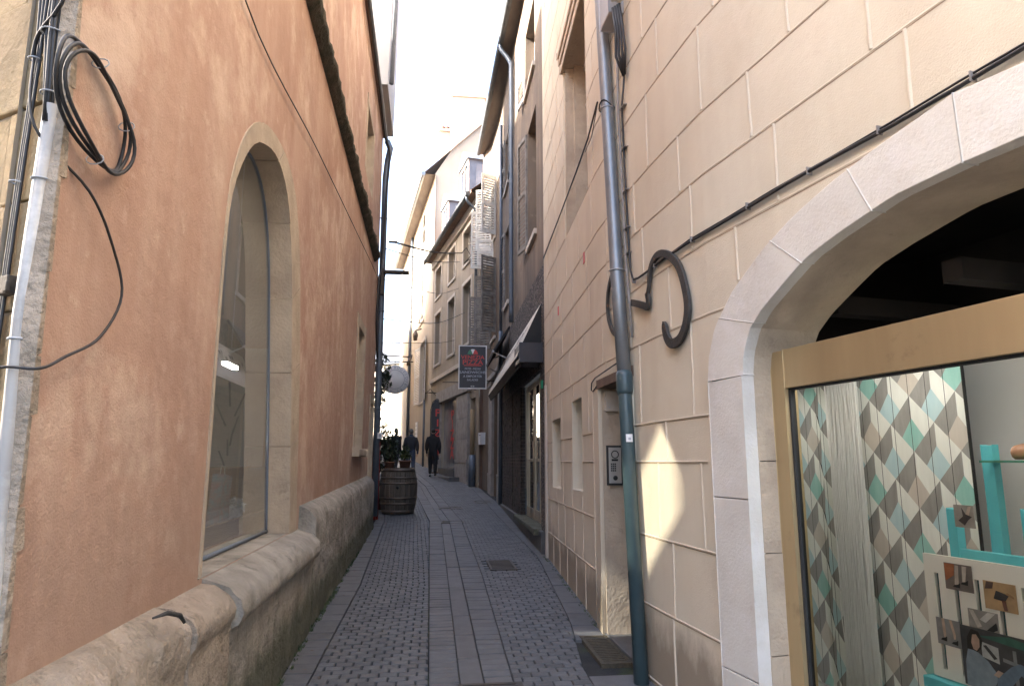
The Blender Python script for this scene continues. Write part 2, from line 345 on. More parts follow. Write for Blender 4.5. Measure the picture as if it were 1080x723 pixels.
def pbox(mb, path, t0, t1, z0, z1, o0, o1, mi=0, seg=1.0):
    """box hugging the wall path between offsets o0 (inner) and o1 (outer)"""
    ts = sorted({t0, t1} | {t for t in path.T if t0 < t < t1})
    if seg:
        f = []
        for a, b in zip(ts, ts[1:]):
            n = max(1, int((b - a) / seg)); f += [a + (b - a) * k / n for k in range(n)]
        ts = f + [ts[-1]]
    n = len(ts); vs = []
    for t in ts: vs += [path.P(t, z0, o0), path.P(t, z0, o1), path.P(t, z1, o1), path.P(t, z1, o0)]
    fs = [(0, 1, 2, 3), tuple((n - 1) * 4 + k for k in (3, 2, 1, 0))]
    for k in range(n - 1):
        for j in range(4): fs.append((k * 4 + j, k * 4 + (j + 1) % 4, (k + 1) * 4 + (j + 1) % 4, (k + 1) * 4 + j))
    mb.raw(vs, fs, mi)
def bead(mb, path, t0, z0, t1, z1, w=.016, h=.006, mi=0):
    """raised mortar bead along the wall surface (horizontal or vertical)"""
    if abs(z1 - z0) < 1e-6 or abs(t1 - t0) > abs(z1 - z0):
        ts = sorted({t0, t1} | {t for t in path.T if t0 < t < t1}); f = []
        for a, b in zip(ts, ts[1:]):
            n = max(1, int((b - a) / .12)); f += [a + (b - a) * k / n for k in range(n)]
        f.append(t1); vs = []
        for t in f:
            zz = z0 + (z1 - z0) * (t - t0) / (t1 - t0) + random.uniform(-.0015, .0015)
            vs += [path.P(t, zz - w / 2, 0), path.P(t, zz - w / 4, h), path.P(t, zz + w / 4, h), path.P(t, zz + w / 2, 0)]
        n = len(f)
    else:
        n = max(2, int(abs(z1 - z0) / .1) + 1); vs = []
        for k in range(n):
            z = z0 + (z1 - z0) * k / (n - 1); t = t0 + (t1 - t0) * k / (n - 1) + random.uniform(-.0015, .0015)
            vs += [path.P(t - w / 2, z, 0), path.P(t - w / 4, z, h), path.P(t + w / 4, z, h), path.P(t + w / 2, z, 0)]
    mb.raw(vs, [(k * 4 + j, k * 4 + j + 1, (k + 1) * 4 + j + 1, (k + 1) * 4 + j) for k in range(n - 1) for j in range(3)], mi, True)
def window(parent, path, t0, t1, z0, z1, depth=.16, fw=.05, mull=1, bars=2, frame='casing', pane='darkglass', sill=True, casing=None, back=0):
    mb = MB(); o0, o1 = -depth, -depth + .045
    pbox(mb, path, t0, t0 + fw, z0, z1, o0, o1); pbox(mb, path, t1 - fw, t1, z0, z1, o0, o1)
    pbox(mb, path, t0 + fw, t1 - fw, z0, z0 + fw, o0, o1 - .002); pbox(mb, path, t0 + fw, t1 - fw, z1 - fw, z1, o0, o1 - .002)
    for k in range(mull):
        t = t0 + (t1 - t0) * (k + 1) / (mull + 1); pbox(mb, path, t - fw * .5, t + fw * .5, z0 + fw, z1 - fw, o0, o1 - .004)
    for k in range(bars):
        z = z0 + (z1 - z0) * (k + 1) / (bars + 1); pbox(mb, path, t0 + fw, t1 - fw, z - .014, z + .014, o0 + .012, o1 - .012)
    f = mb.build('window', M[frame], parent)
    p = MB(); p.face([path.P(t0, z0, o0 + .01), path.P(t1, z0, o0 + .01), path.P(t1, z1, o0 + .01), path.P(t0, z1, o0 + .01)]); p.build('pane', M[pane], f)
    if sill:
        s = MB(); pbox(s, path, t0 - .06, t1 + .06, z0 - .09, z0, -depth, .05); s.build('sill', M['casing'], f)
    if casing:
        c = MB(); w_ = casing
        pbox(c, path, t0 - w_, t0, z0, z1 + w_, -.01, .03); pbox(c, path, t1, t1 + w_, z0, z1 + w_, -.01, .03); pbox(c, path, t0, t1, z1, z1 + w_, -.01, .032)
        c.build('casing', M['casing'], f)
    return f
def shutter(parent, path, t, z0, z1, width, ang, m, off=.02, name='shutter', sgn=1):
    """louvred shutter hinged at t, opened by ang degrees from flat on the wall (0) ; sgn=+1 swings along +t"""
    q = path.P(t, 0, off); fr = path.frame(t)
    a = R(ang); ax = fr @ Vector((math.cos(a) * sgn, math.sin(a), 0)); nn = fr @ Vector((-math.sin(a) * sgn, math.cos(a), 0))
    Mx = Matrix((ax, nn, Vector((0, 0, 1)))).transposed()
    mb = MB(); H = z1 - z0; th = .035
    def b(x0, x1, za, zb, d=th, M2=None):
        c = Mx @ Vector(((x0 + x1) / 2, 0, 0)); mb.box((q.x + c.x, q.y + c.y, (za + zb) / 2), (x1 - x0, d, zb - za), 0, Mx if M2 is None else M2)
    b(0, .05, z0, z1); b(width - .05, width, z0, z1)
    for zz in (z0, (z0 + z1) / 2 - .04, z1 - .08): b(.05, width - .05, zz, zz + .08, th * .9)
    n = int(H / .085); tilt = Mx @ Matrix.Rotation(R(32), 3, 'X')
    for k in range(n):
        zz = z0 + .08 + (H - .16) * (k + .5) / n
        c = Mx @ Vector((width / 2, 0, 0)); mb.box((q.x + c.x, q.y + c.y, zz), (width - .1, .008, .052), 0, tilt)
    return mb.build(name, M[m], parent)
def text(s, size, loc, M3, m, parent, name='lettering', ext=.002, align='CENTER', sx=1.0):
    cu = bpy.data.curves.new(name, 'FONT'); cu.body = s; cu.size = size; cu.align_x = align; cu.align_y = 'CENTER'; cu.extrude = ext; cu.offset = size * .012
    to = bpy.data.objects.new(name, cu); col.objects.link(to); bpy.context.view_layer.update()
    me = bpy.data.meshes.new_from_object(to.evaluated_get(bpy.context.evaluated_depsgraph_get()))
    bpy.data.objects.remove(to); off = wloc(parent) if parent else Vector()
    for v in me.vertices: v.co = M3 @ Vector((v.co.x * sx, v.co.y, v.co.z)) + Vector(loc) - off
    me.materials.clear(); me.materials.append(M[m])
    o = bpy.data.objects.new(name, me); col.objects.link(o); o.parent = parent; return o
def leaves(mb, c, rad, n, size, mi=0, shell=.3):
    c = Vector(c)
    for _ in range(n):
        u = Vector((random.gauss(0, 1), random.gauss(0, 1), random.gauss(0, 1))).normalized() * (shell + (1 - shell) * random.random() ** .6)
        p = c + Vector((u.x * rad[0], u.y * rad[1], u.z * rad[2]))
        e = Matrix.Rotation(random.uniform(0, 6.28), 3, 'Z') @ Matrix.Rotation(random.uniform(-1.1, 1.1), 3, 'X')
        s = size * random.uniform(.6, 1.3)
        mb.face([p + e @ Vector(v) for v in ((0, -s, 0), (s * .32, -s * .2, .1 * s), (.22 * s, s * .5, 0), (0, s, -.15 * s), (-.22 * s, s * .5, 0), (-s * .32, -s * .2, .1 * s))], mi)

def spline(P, n=6):
    P = [Vector(p) for p in P]; o = []
    for i in range(len(P) - 1):
        a = P[max(0, i - 1)]; b = P[i]; c = P[i + 1]; d = P[min(len(P) - 1, i + 2)]
        for k in range(n):
            t = k / n; o.append(tuple(.5 * ((2 * b) + (-a + c) * t + (2 * a - 5 * b + 4 * c - d) * t * t + (-a + 3 * b - 3 * c + d) * t ** 3)))
    o.append(tuple(P[-1])); return o

RW = Path([(2.52, -2), (1.573, 3.63), (1.55, 3.9), (1.515, 4.35), (1.495, 4.8), (1.486, 5.3), (1.484, 5.77), (1.685, 9.78)], 1)   # cream building
B2 = Path([(1.74, 9.80), (1.82, 14.15), (1.90, 18.3), (1.86, 20.5), (1.68, 21.6)], 1)
B3 = Path([(1.60, 21.5), (.13, 29.8)], 1)
B4 = Path([(.13, 29.75), (-1.84, 45.3), (-1.90, 46.0), (-1.80, 46.5), (-1.45, 46.85), (-.9, 47.0), (6, 47.0)], 1)
LW = Path([(-1.08, 2.01), (-1.08, 14.0)], -1)        # terracotta building
TC = RW.T[1] - 1.63                                   # centre of the shop arch along RW

# ------------------------------------------------------------------ ground and paving
def build_ground():
    xs = [-600, -150, -40, -10, -4, -1.5, 0, 1.6, 4, 10, 40, 150, 600]
    ys = [-500, -100, -30, -10, 0, 5, 10, 12.5, 15, 17.5, 20, 22.5, 25, 30, 35, 42, 50, 65, 80, 150, 400, 900]
    mb = MB(); vs = [(x, y, gz(y) - .028) for y in ys for x in xs]; n = len(xs)
    mb.raw(vs, [(j * n + i, j * n + i + 1, (j + 1) * n + i + 1, (j + 1) * n + i) for j in range(len(ys) - 1) for i in range(n - 1)])
    struct(mb.build('ground', M['bed']))
    # strip lines (x as function of y)
    far = lambda x0, y: x0 if y < 14 else x0 - (y - 14) * .060 - max(0, y - 22) * .05
    L0 = lambda y: interp([(-3, -1.2), (4.86, -.93), (14.7, -.99), (15.5, -1.6), (24, -2.6), (40, -4.5)], y)
    L1 = lambda y: far(interp([(4.88, -.74), (8, -.70), (13.6, -.80)], y), y)
    S1 = lambda y: far(interp([(4, .04), (14, .08)], y), y)
    S2 = lambda y: far(interp([(4, .24), (14, .31)], y), y)
    S3 = lambda y: far(interp([(4, .40), (14, .47)], y), y)
    S4 = lambda y: far(interp([(4, .58), (8.5, .68), (14, .71)], y), y)
    R1 = lambda y: interp([(3, 1.04), (5, 1.12), (6.2, 1.28), (9, 1.50), (9.8, 1.55), (17, 1.5), (21.5, 1.4), (29.8, -.05), (41, -1.6)], y)
    R2 = lambda y: interp([(3, 1.62), (5.77, 1.52), (9.78, 1.72), (14, 1.86), (17.5, 1.78), (21.5, 1.65), (29.8, .18), (41, -1.2)], y)
    def field(name, m, xa, xb, ya, yb, row, ln, gx, gy, stag=True, holes=(), hz=0, bev=.006):
        mb = MB(); y = ya; k = 0
        while y < yb:
            r_ = row * random.uniform(.985, 1.015); a, b = xa(y), xb(y)
            if b - a > .02:
                L = ln if ln else (b - a)
                n0 = 0 if not stag else (k % 2) * .5 + random.uniform(-.03, .03)
                x = a - n0 * L if ln else a
                while x < b - .005:
                    l_ = L * random.uniform(.985, 1.015) if ln else b - a
                    x0, x1 = max(x, a) + gx / 2, min(x + l_, b) - gx / 2
                    cx, cy = (x0 + x1) / 2, y + r_ / 2
                    if x1 - x0 > .02 and not any(h[0] < cx < h[1] and h[2] < cy < h[3] for h in holes):
                        sh = 0  # follow slanted edges
                        dxa = (xa(y + r_) - a) if x <= a + .001 else 0; dxb = (xb(y + r_) - b) if x + l_ >= b else 0
                        y0, y1 = y + gy / 2, y + r_ - gy / 2; dz = random.uniform(-.002, .002) + hz; t1, t2 = random.uniform(-.002, .002), random.uniform(-.002, .002)
                        zb0 = gz(y0) - .035; zb1 = gz(y1) - .035
                        B_ = [(x0, y0, zb0), (x1, y0, zb0), (x1 + dxb, y1, zb1), (x0 + dxa, y1, zb1)]
                        e = bev; za, zc = gz(y0) + dz, gz(y1) + dz
                        S_ = [(x0, y0, za - e), (x1, y0, za - e + t1), (x1 + dxb, y1, zc - e + t1 + t2), (x0 + dxa, y1, zc - e + t2)]
                        T_ = [(x0 + e, y0 + e, za), (x1 - e, y0 + e, za + t1), (x1 + dxb - e, y1 - e, zc + t1 + t2), (x0 + dxa + e, y1 - e, zc + t2)]
                        mb.raw(B_ + S_ + T_, [(0, 1, 5, 4), (1, 2, 6, 5), (2, 3, 7, 6), (3, 0, 4, 7), (4, 5, 9, 8), (5, 6, 10, 9), (6, 7, 11, 10), (7, 4, 8, 11), (8, 9, 10, 11)])
                    x += l_
            y += r_; k += 1
        struct(mb.build(name, m))
    GR = (1.24, 1.8, 5.02, 5.78); MH = (.80, 1.16, 8.72, 9.45); BT = (.22, .66, 4.15, 4.76)
    field('border_slabs', M['sett2'], L0, L1, -1.5, 42, .2, 0, .006, .007, False, bev=.004)
    field('paving_setts', M['sett'], L1, S1, -1.5, 42, .086, .128, .012, .007)
    field('gutter_bricks', M['sett2'], S1, S2, -1.5, 42, .105, 0, .006, .011, False, [BT], bev=.004)
    field('gutter_slabs', M['sett2'], S2, S3, -1.5, 42, .62, 0, .006, .008, False, [BT], hz=-.006, bev=.004)
    field('gutter_bricks', M['sett2'], S3, S4, -1.5, 42, .125, 0, .006, .011, False, [BT], bev=.004)
    field('paving_setts', M['sett'], S4, R1, -1.5, 42, .088, .128, .007, .006, True, [GR, MH])
    field('border_slabs', M['sett2'], R1, R2, -1.5, 42, .42, 0, .006, .008, False, [GR], bev=.004)
build_ground()
def grate(name, label, x0, x1, y0, y1, n, m='iron'):
    t = thing(name, label, 'drain cover', ((x0 + x1) / 2, (y0 + y1) / 2, gz((y0 + y1) / 2)), 'drain covers set in the paving')
    mb = MB(); g = lambda x, y, z=0: (x, y, gz(y) + z)
    e = .03
    for a, b, c, d in ((x0, x1, y0, y0 + e), (x0, x1, y1 - e, y1), (x0, x0 + e, y0 + e, y1 - e), (x1 - e, x1, y0 + e, y1 - e)):
        mb.hexa([g(a, c, -.03), g(b, c, -.03), g(b, d, -.03), g(a, d, -.03), g(a, c, .003), g(b, c, .003), g(b, d, .003), g(a, d, .003)])
    mb.build('frame', M[m], t)
    pl = MB(); pl.hexa([g(x0 + e, y0 + e, -.03), g(x1 - e, y0 + e, -.03), g(x1 - e, y1 - e, -.03), g(x0 + e, y1 - e, -.03), g(x0 + e, y0 + e, -.012), g(x1 - e, y0 + e, -.012), g(x1 - e, y1 - e, -.012), g(x0 + e, y1 - e, -.012)])
    w_ = (y1 - y0 - 2 * e) / n
    for k in range(n):
        a = y0 + e + k * w_ + w_ * .2; b = a + w_ * .55
        pl.hexa([g(x0 + e, a, -.012), g(x1 - e, a, -.012), g(x1 - e, b, -.012), g(x0 + e, b, -.012), g(x0 + e, a, .001), g(x1 - e, a, .001), g(x1 - e, b, .001), g(x0 + e, b, .001)])
    pl.build('plate', M[m], t)
M['mat_brown'] = mat('brown_bristle', (.10, .08, .05), (.06, .05, .035), scale=30, rough=.9, bump=1, bscale=120)
grate('doorway_grate', 'large brown metal grate sunk in the paving before the doorway', 1.26, 1.49, 5.04, 5.76, 16, 'mat_brown')
grate('manhole_cover', 'small dark rectangular cover in the right-hand setts', .81, 1.15, 8.74, 9.43, 7)
grate('drain_cover', 'dark iron cover in the central gutter nearest the viewer', .23, .65, 4.17, 4.75, 8)
grate('drain_cover', 'narrow dark drain cover across the central gutter beside the shop door', .30, .75, 13.6, 13.95, 4)
grate('drain_cover', 'farther thin drain cover just up the lane from the barrel', .30, .85, 16.1, 16.6, 4)
grate('drain_cover', 'dark iron cover by the foot of the shop pier', 1.2, 1.62, 17.2, 17.9, 5)
M0 = 0

# ------------------------------------------------------------------ right: cream building with the arch
cream = thing('cream_building', 'cream rendered building with raised joints, shop arch and grey downpipe on the right', 'building', (1.7, 4, 0))
arch_in = [(0, 2.572), (.3, 2.565), (.6, 2.51), (.8, 2.462), (.95, 2.39), (1.13, 2.297), (1.24, 2.215), (1.30, 2.10), (1.32, 1.99)]
arch_out = [(0, 2.83), (.335, 2.79), (.6, 2.745), (.86, 2.678), (1.1, 2.585), (1.36, 2.44), (1.54, 2.275), (1.61, 2.12), (1.63, 1.99)]
ai = lambda t: interp(arch_in, abs(t - TC)); ao = lambda t: interp(arch_out, abs(t - TC))
tD0, tD1 = RW.tY(4.93), RW.tY(5.76)
ops = [dict(a=TC - 1.63, b=TC + 1.63, lo=-.2, hi=ao, d=0),
       dict(a=tD0, b=tD1, lo=-.2, hi=2.235, d=.34),
       dict(a=RW.tY(6.72), b=RW.tY(7.33), lo=1.26, hi=2.19, d=.22),
       dict(a=RW.tY(8.22), b=RW.tY(8.98), lo=1.225, hi=2.08, d=.22),
       dict(a=RW.tY(6.15), b=RW.tY(7.65), lo=4.15, hi=6.35, d=.30)]
mb = MB(); wall(mb, RW, -.6, 11.5, ops, step=.6); mb.build('wall', M['cream'], cream)
# bead joints
jm = MB(); gm = MB()
zs = [.15, .61, 1.06, 1.55, 1.81, 2.38, 2.80, 3.217, 3.604, 4.167, 4.62, 5.1, 5.55, 6.0, 6.5, 7.0, 7.5, 8.0, 8.5, 9.0, 9.6, 10.2, 10.8]
def blocked(t, z, pad=.012):
    for o in ops:
        if o['a'] - pad < t < o['b'] + pad and fn(o['lo'])(t) - pad < z < fn(o['hi'])(t) + pad: return True
    return False
def runs(f, a, b, st=.01):
    out = []; s0 = None; x = a
    while x <= b:
        if not f(x):
            if s0 is None: s0 = x
        elif s0 is not None:
            out.append((s0, x - st)); s0 = None
        x += st
    if s0 is not None: out.append((s0, b))
    return [r for r in out if r[1] - r[0] > .03]
for i, z in enumerate(zs):
    for a, b in runs(lambda t: blocked(t, z), .2, RW.T[-1] - .02):
        if z == 1.55:
            b = min(b, RW.T[-1]); a = max(a, TC + 1.72)
            if b - a < .05: continue
        bead(jm, RW, a, z, b, z, .012, .0025 if z > 1.9 else .006); pbox(gm, RW, a, b, z - .0125, z - .0085, -.004, .0016, 0, .3)
for i, (za, zb) in enumerate(zip(zs, zs[1:])):
    L = .82 if za > 1.7 else .60; t = RW.tY(3.74) % L + (i % 2) * L / 2 + random.uniform(-.05, .05)
    while t < RW.T[-1] - .1:
        for a, b in runs(lambda z: blocked(t, z, .03), za, zb):
            bead(jm, RW, t, a + .008, t + random.uniform(-.01, .01), b - .008, .02, .007)
        t += L * random.uniform(.9, 1.1)
jm.build('mortar_beads', M['cream_bead'], cream); gm.build('joint_lines', M['groove'], cream)
# roof and back walls (closes the block)
rf = MB()
rf.face([RW.P(0, 11.5, .25), RW.P(RW.T[-1], 11.5, .25), (8, 9.78, 14.5), (8, -2, 14.5)])
rf.face([(8, 9.78, 14.5), (8, -2, 14.5), (13, -2, 11.5), (13, 9.78, 11.5)]); rf.build('roof', M['tile'], cream)
bw = MB(); bw.face([(13, -2, -.6), (13, 9.76, -.6), (13, 9.76, 11.5), (13, -2, 11.5)]); bw.face([(2.52, -2, -.6), (13, -2, -.6), (13, -2, 11.5), (8, -2, 14.5), (2.52, -2, 11.5)])
bw.face([(1.69, 9.79, -.6), (13, 9.79, -.6), (13, 9.79, 11.5), (8, 9.79, 14.5), (1.69, 9.79, 11.5)]); bw.build('rear_wall', M['cream'], cream)
# upper window: moulded stone lintel, stone reveals
a_, b_ = RW.tY(6.15), RW.tY(7.65)
wf = window(cream, RW, a_ + .02, b_ - .02, 4.2, 6.3, .27, .06, 1, 3, 'casing', 'darkglass', sill=False)
lm = MB(); pbox(lm, RW, a_ - .02, b_ + .02, 6.30, 6.42, -.25, .03); pbox(lm, RW, a_ - .04, b_ + .04, 6.42, 6.52, -.1, .045); pbox(lm, RW, a_ - .06, b_ + .06, 6.52, 6.60, -.1, .06)
lm.build('lintel', M['stone_tan'], wf, .012)
cm = MB(); pbox(cm, RW, b_ - .10, b_ + .003, 4.15, 6.3, -.3, -.02); pbox(cm, RW, b_ - .16, b_ - .0995, 4.15, 6.3, -.3, -.12); cm.build('casing', M['stone_tan'], wf, .01)
cm = MB(); pbox(cm, RW, a_ - .003, a_ + .08, 4.15, 6.3, -.3, -.02); cm.build('casing', M['stone_tan'], wf, .01)
for (ya, yb, za, zb) in ((6.72, 7.33, 1.26, 2.19), (8.22, 8.98, 1.225, 2.08)):
    f = window(cream, RW, RW.tY(ya) + .01, RW.tY(yb) - .01, za + .01, zb - .01, .21, .04, 0, 0, 'lintelwood', 'darkglass', sill=False)
    f['label'] = 'small deep-set square window without shutters'
for tt, zz in ((RW.tY(6.43), 3.55), (RW.tY(8.28), 3.42)):
    t_ = MB(); pbox(t_, RW, tt - .035, tt + .035, zz - .055, zz + .055, -.01, .006); t_.build('red_patch', M['signred'], cream)
# doorway: door, pilaster, lintel, stone reveal lining
dm = MB(); pbox(dm, RW, tD0, tD1, 0.16, 2.16, -.34, -.29)
for zz in (.35, .95, 1.55): pbox(dm, RW, tD0 + .12, tD1 - .12, zz, zz + .48, -.30, -.275)
dr = dm.build('door', M['wood_dark'], cream, .006)
h = MB(); h.tube([RW.P(tD1 - .08, 1.15, -.29), RW.P(tD1 - .08, 1.15, -.23), RW.P(tD1 - .18, 1.15, -.23)], .011, 8); h.build('handle', M['brass2'], dr)
dl = MB(); pbox(dl, RW, tD0 - .1, tD1 + .03, 2.17, 2.245, -.33, .03); dl.build('door_lintel', M['lintelwood'], cream, .006)
pil = MB(); pbox(pil, RW, tD1, tD1 + .24, .155, 2.24, -.005, .022); pil.build('pilaster', M['cream'], cream, .006)
rv = MB()
for k, (a, b) in enumerate(((.16, .52), (.53, .80), (.81, 1.22), (1.23, 1.50), (1.51, 1.86), (1.87, 2.165))): pbox(rv, RW, tD1 - .022, tD1 - .002, a, b, -.33, -.012)
rv.build('reveal_stones', M['stone_tan'], cream, .006)
st = MB(); pbox(st, RW, tD0 - .01, tD1 + .0, -.1, .165, -.36, .0); st.build('doorstep', M['sett2'], cream, .008)
jb = MB(); pbox(jb, RW, tD0 - .09, tD0 - .002, .1, 2.17, -.01, .018); jb.build('door_jamb', M['cream'], cream, .005)
# arch surround in separate stones
def ring(name, m, bounds, fo, off0, off1, gap=.004):
    mb = MB()
    # outline parametrised by s: left jamb up, over the arch, right jamb down
    n = 60; inn = []; out = []
    for k in range(n + 1):
        th = math.pi * k / n; u = -math.cos(th)
        inn.append((TC + 1.32 * u, interp(arch_in, abs(1.32 * u)) if abs(u) < .9999 else 1.99)); out.append((TC + 1.63 * u, interp(arch_out, abs(1.63 * u)) if abs(u) < .9999 else 1.99))
    return inn, out
inn, out = ring('x', None, None, None, 0, 0)
sm_ = MB()
def stone_seg(k0, k1):
    ks = list(range(k0, k1 + 1)); g = .0018; vs = []
    for j, k in enumerate(ks):
        (ti, zi), (to, zo) = inn[k], out[k]
        s = g if j == 0 else (-g if j == len(ks) - 1 else 0)
        vs += [RW.P(ti + s, zi, .02), RW.P(to + s, zo, .028), RW.P(to + s, zo, -.02), RW.P(ti + s, zi, -.05)]
        # softened inner arris
    fs = [(0, 1, 2, 3), tuple((len(ks) - 1) * 4 + q for q in (3, 2, 1, 0))]
    for j in range(len(ks) - 1):
        for q in range(4): fs.append((j * 4 + q, j * 4 + (q + 1) % 4, (j + 1) * 4 + (q + 1) % 4, (j + 1) * 4 + q))
    sm_.raw(vs, fs)
kb = [0, 8, 17, 24, 30, 36, 43, 52, 60]
for a, b in zip(kb, kb[1:]): stone_seg(a, b)
for sgn in (-1, 1):
    for a, b in ((-.2, .50), (.505, 1.36), (1.365, 1.985)):
        t0, t1 = sorted((TC + sgn * 1.32, TC + sgn * 1.63)); pbox(sm_, RW, t0, t1, a, b, -.05, .024)
sm_.build('arch_surround', M['stone_white'], cream, .003)
jb2 = MB()
for k in range(60):
    (ti, zi), (to, zo) = inn[k], out[k]; (tj, zj), (tp_, zp) = inn[k + 1], out[k + 1]
    jb2.face([RW.P(ti, zi, .016), RW.P(to, zo, .018), RW.P(tp_, zp, .018), RW.P(tj, zj, .016)])
jb2.build('arch_joints', M['groove'], cream)
so_ = MB()     # soffit and jamb lining in tan stone, running back to the void
kb2 = [0, 10, 20, 30, 40, 50, 60]
for a, b in zip(kb2, kb2[1:]):
    for k in range(a, b):
        (ta_, za_), (tb_, zb_) = inn[k], inn[k + 1]
        so_.face([RW.P(ta_, za_, -.045), RW.P(tb_, zb_, -.045), RW.P(tb_, zb_, -.40), RW.P(ta_, za_, -.40)], 0, True)
for sgn in (-1, 1):
    for a, b in ((-.2, .62), (.625, 1.1), (1.105, 1.55), (1.555, 1.99)):
        e = random.uniform(0, .008); t0, t1 = sorted((TC + sgn * (1.32 - e), TC + sgn * 1.5)); pbox(so_, RW, t0, t1, a, b, -.235, -.046)
for sgn in (-1, 1):
    t0, t1 = sorted((TC + sgn * 1.32, TC + sgn * 1.5)); pbox(so_, RW, t0, t1, 1.992, 2.12, -.40, -.05)
so_.build('arch_reveal', M['stone_tan'], cream)
# shop front
D = lambda t, z, d: RW.P(TC - t, z, -d)       # t measured from arch centre towards the viewer, d = depth behind the wall face
def dbox(mb, t0, t1, z0, z1, d0, d1, mi=0, bev=0):
    pbox(mb, RW, TC - t1, TC - t0, z0, z1, -d1, -d0, mi, 0)
sf = MB()
dbox(sf, -1.315, -1.215, .30, 2.11, .15, .22); dbox(sf, 1.215, 1.315, .30, 2.11, .15, .22)
dbox(sf, -1.215, 1.215, 1.915, 2.113, .152, .22); dbox(sf, -1.215, 1.215, .30, .42, .152, .22)
shopf = sf.build('shop_window', M['brass'], cream, .004)
gk = MB(); dbox(gk, -1.215, -1.203, .42, 1.915, .17, .20); dbox(gk, 1.203, 1.215, .42, 1.915, .17, .20); dbox(gk, -1.203, 1.203, 1.905, 1.915, .17, .20); gk.build('gasket', M['gasket'], shopf)
gl = MB(); gl.face([D(-1.205, .42, .185), D(1.205, .42, .185), D(1.205, 1.91, .185), D(-1.205, 1.91, .185)]); gl.build('pane', M['glass'], shopf)
rs = MB(); dbox(rs, -1.32, 1.32, -.3, .30, .12, .24); rs.build('stall_riser', M['stone_tan'], cream)
# shop interior
room = MB()
c = [D(-1.34, 0, .41), D(2.6, 0, .41), D(2.6, 0, 2.2), D(-1.34, 0, 2.2)]
def rq(a, b, z0, z1, mi): room.face([(a.x, a.y, z0), (b.x, b.y, z0), (b.x, b.y, z1), (a.x, a.y, z1)], mi)
rq(D(-2.05, 0, .24), D(-2.05, 0, 1.2), .3, 2.10, 0); rq(D(1.9, 0, .24), D(1.9, 0, 1.2), .3, 2.10, 0); rq(D(-2.05, 0, .92), D(1.9, 0, .92), .3, 2.10, 0)
rq(D(-2.05, 0, .238), D(-1.33, 0, .238), .3, 2.10, 0); rq(D(1.33, 0, .238), D(1.9, 0, .238), .3, 2.10, 0)
room.face([D(-2.05, .33, .23), D(1.9, .33, .23), D(1.9, .33, 1.2), D(-2.05, .33, 1.2)], 0)
room.build('display_interior', M['white'], cream)
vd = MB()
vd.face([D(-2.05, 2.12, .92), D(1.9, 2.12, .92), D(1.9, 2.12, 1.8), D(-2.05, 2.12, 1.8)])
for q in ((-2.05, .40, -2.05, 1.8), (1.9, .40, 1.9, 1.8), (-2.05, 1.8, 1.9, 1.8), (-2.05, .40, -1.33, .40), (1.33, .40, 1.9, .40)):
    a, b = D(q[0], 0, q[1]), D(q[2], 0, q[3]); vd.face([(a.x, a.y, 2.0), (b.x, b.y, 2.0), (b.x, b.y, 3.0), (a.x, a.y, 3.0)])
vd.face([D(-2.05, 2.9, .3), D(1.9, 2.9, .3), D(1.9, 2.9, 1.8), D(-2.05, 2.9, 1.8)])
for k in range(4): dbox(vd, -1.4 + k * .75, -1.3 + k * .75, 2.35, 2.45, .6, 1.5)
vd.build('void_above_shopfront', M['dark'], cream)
# patterned backdrop: tumbling rhombs on planks
bd = thing('patterned_backdrop', 'plank screen painted with grey, white and blue diamonds in the shop window', 'screen', D(-.8, .34, .66))
pm = MB(); W_, H_, t_lo, t_hi, z_lo, z_hi = .250, .268, -1.96, -.665, .34, 2.09
cells = []; k = 0; z = z_lo - .3 + .085
while z < z_hi + .6:
    x = t_lo - .4 + (k % 2) * W_ / 2 + .03; j = 0
    while x < t_hi + .4:
        c_ = (3 if (j + k // 2) % 2 else 4) if k % 2 else 2
        P0, C_, L_, R_, B_ = (x, z), (x, z - .41 * H_), (x - .25 * W_, z - .75 * H_), (x + .25 * W_, z - .75 * H_), (x, z - H_)
        cells += [([P0, C_, L_, (x - W_ / 2, z - H_ / 2)], 0), ([P0, C_, R_, (x + W_ / 2, z - H_ / 2)], 1), ([C_, L_, B_, R_], c_)]
        x += W_; j += 1
    z += H_ / 2; k += 1
def clip(poly, f):
    out_ = []
    for a, b in zip(poly, poly[1:] + poly[:1]):
        fa, fb = f(a), f(b)
        if fa >= 0: out_.append(a)
        if fa * fb < 0:
            s = fa / (fa - fb); out_.append((a[0] + (b[0] - a[0]) * s, a[1] + (b[1] - a[1]) * s))
    return out_
planks = [t_lo + i * .1 for i in range(int((t_hi - t_lo) / .1) + 2)]
for poly, mi in cells:
    for p0, p1 in zip(planks, planks[1:]):
        p1 = min(p1, t_hi); q = poly
        for f in (lambda p: p[0] - p0 - .0015, lambda p: p1 - .0015 - p[0], lambda p: p[1] - z_lo, lambda p: z_hi - p[1]):
            if len(q) > 2: q = clip(q, f)
        if len(q) > 2: pm.face([D(a, b, .66) for a, b in q], mi)
pm.build('painted_planks', [M['pgrey'], M['pwhite'], M['pblue'], M['pteal'], M['pbeige']], bd)
bk = MB(); dbox(bk, t_lo, t_hi, z_lo, z_hi, .663, .68); bk.build('backing', M['gasket'], bd)
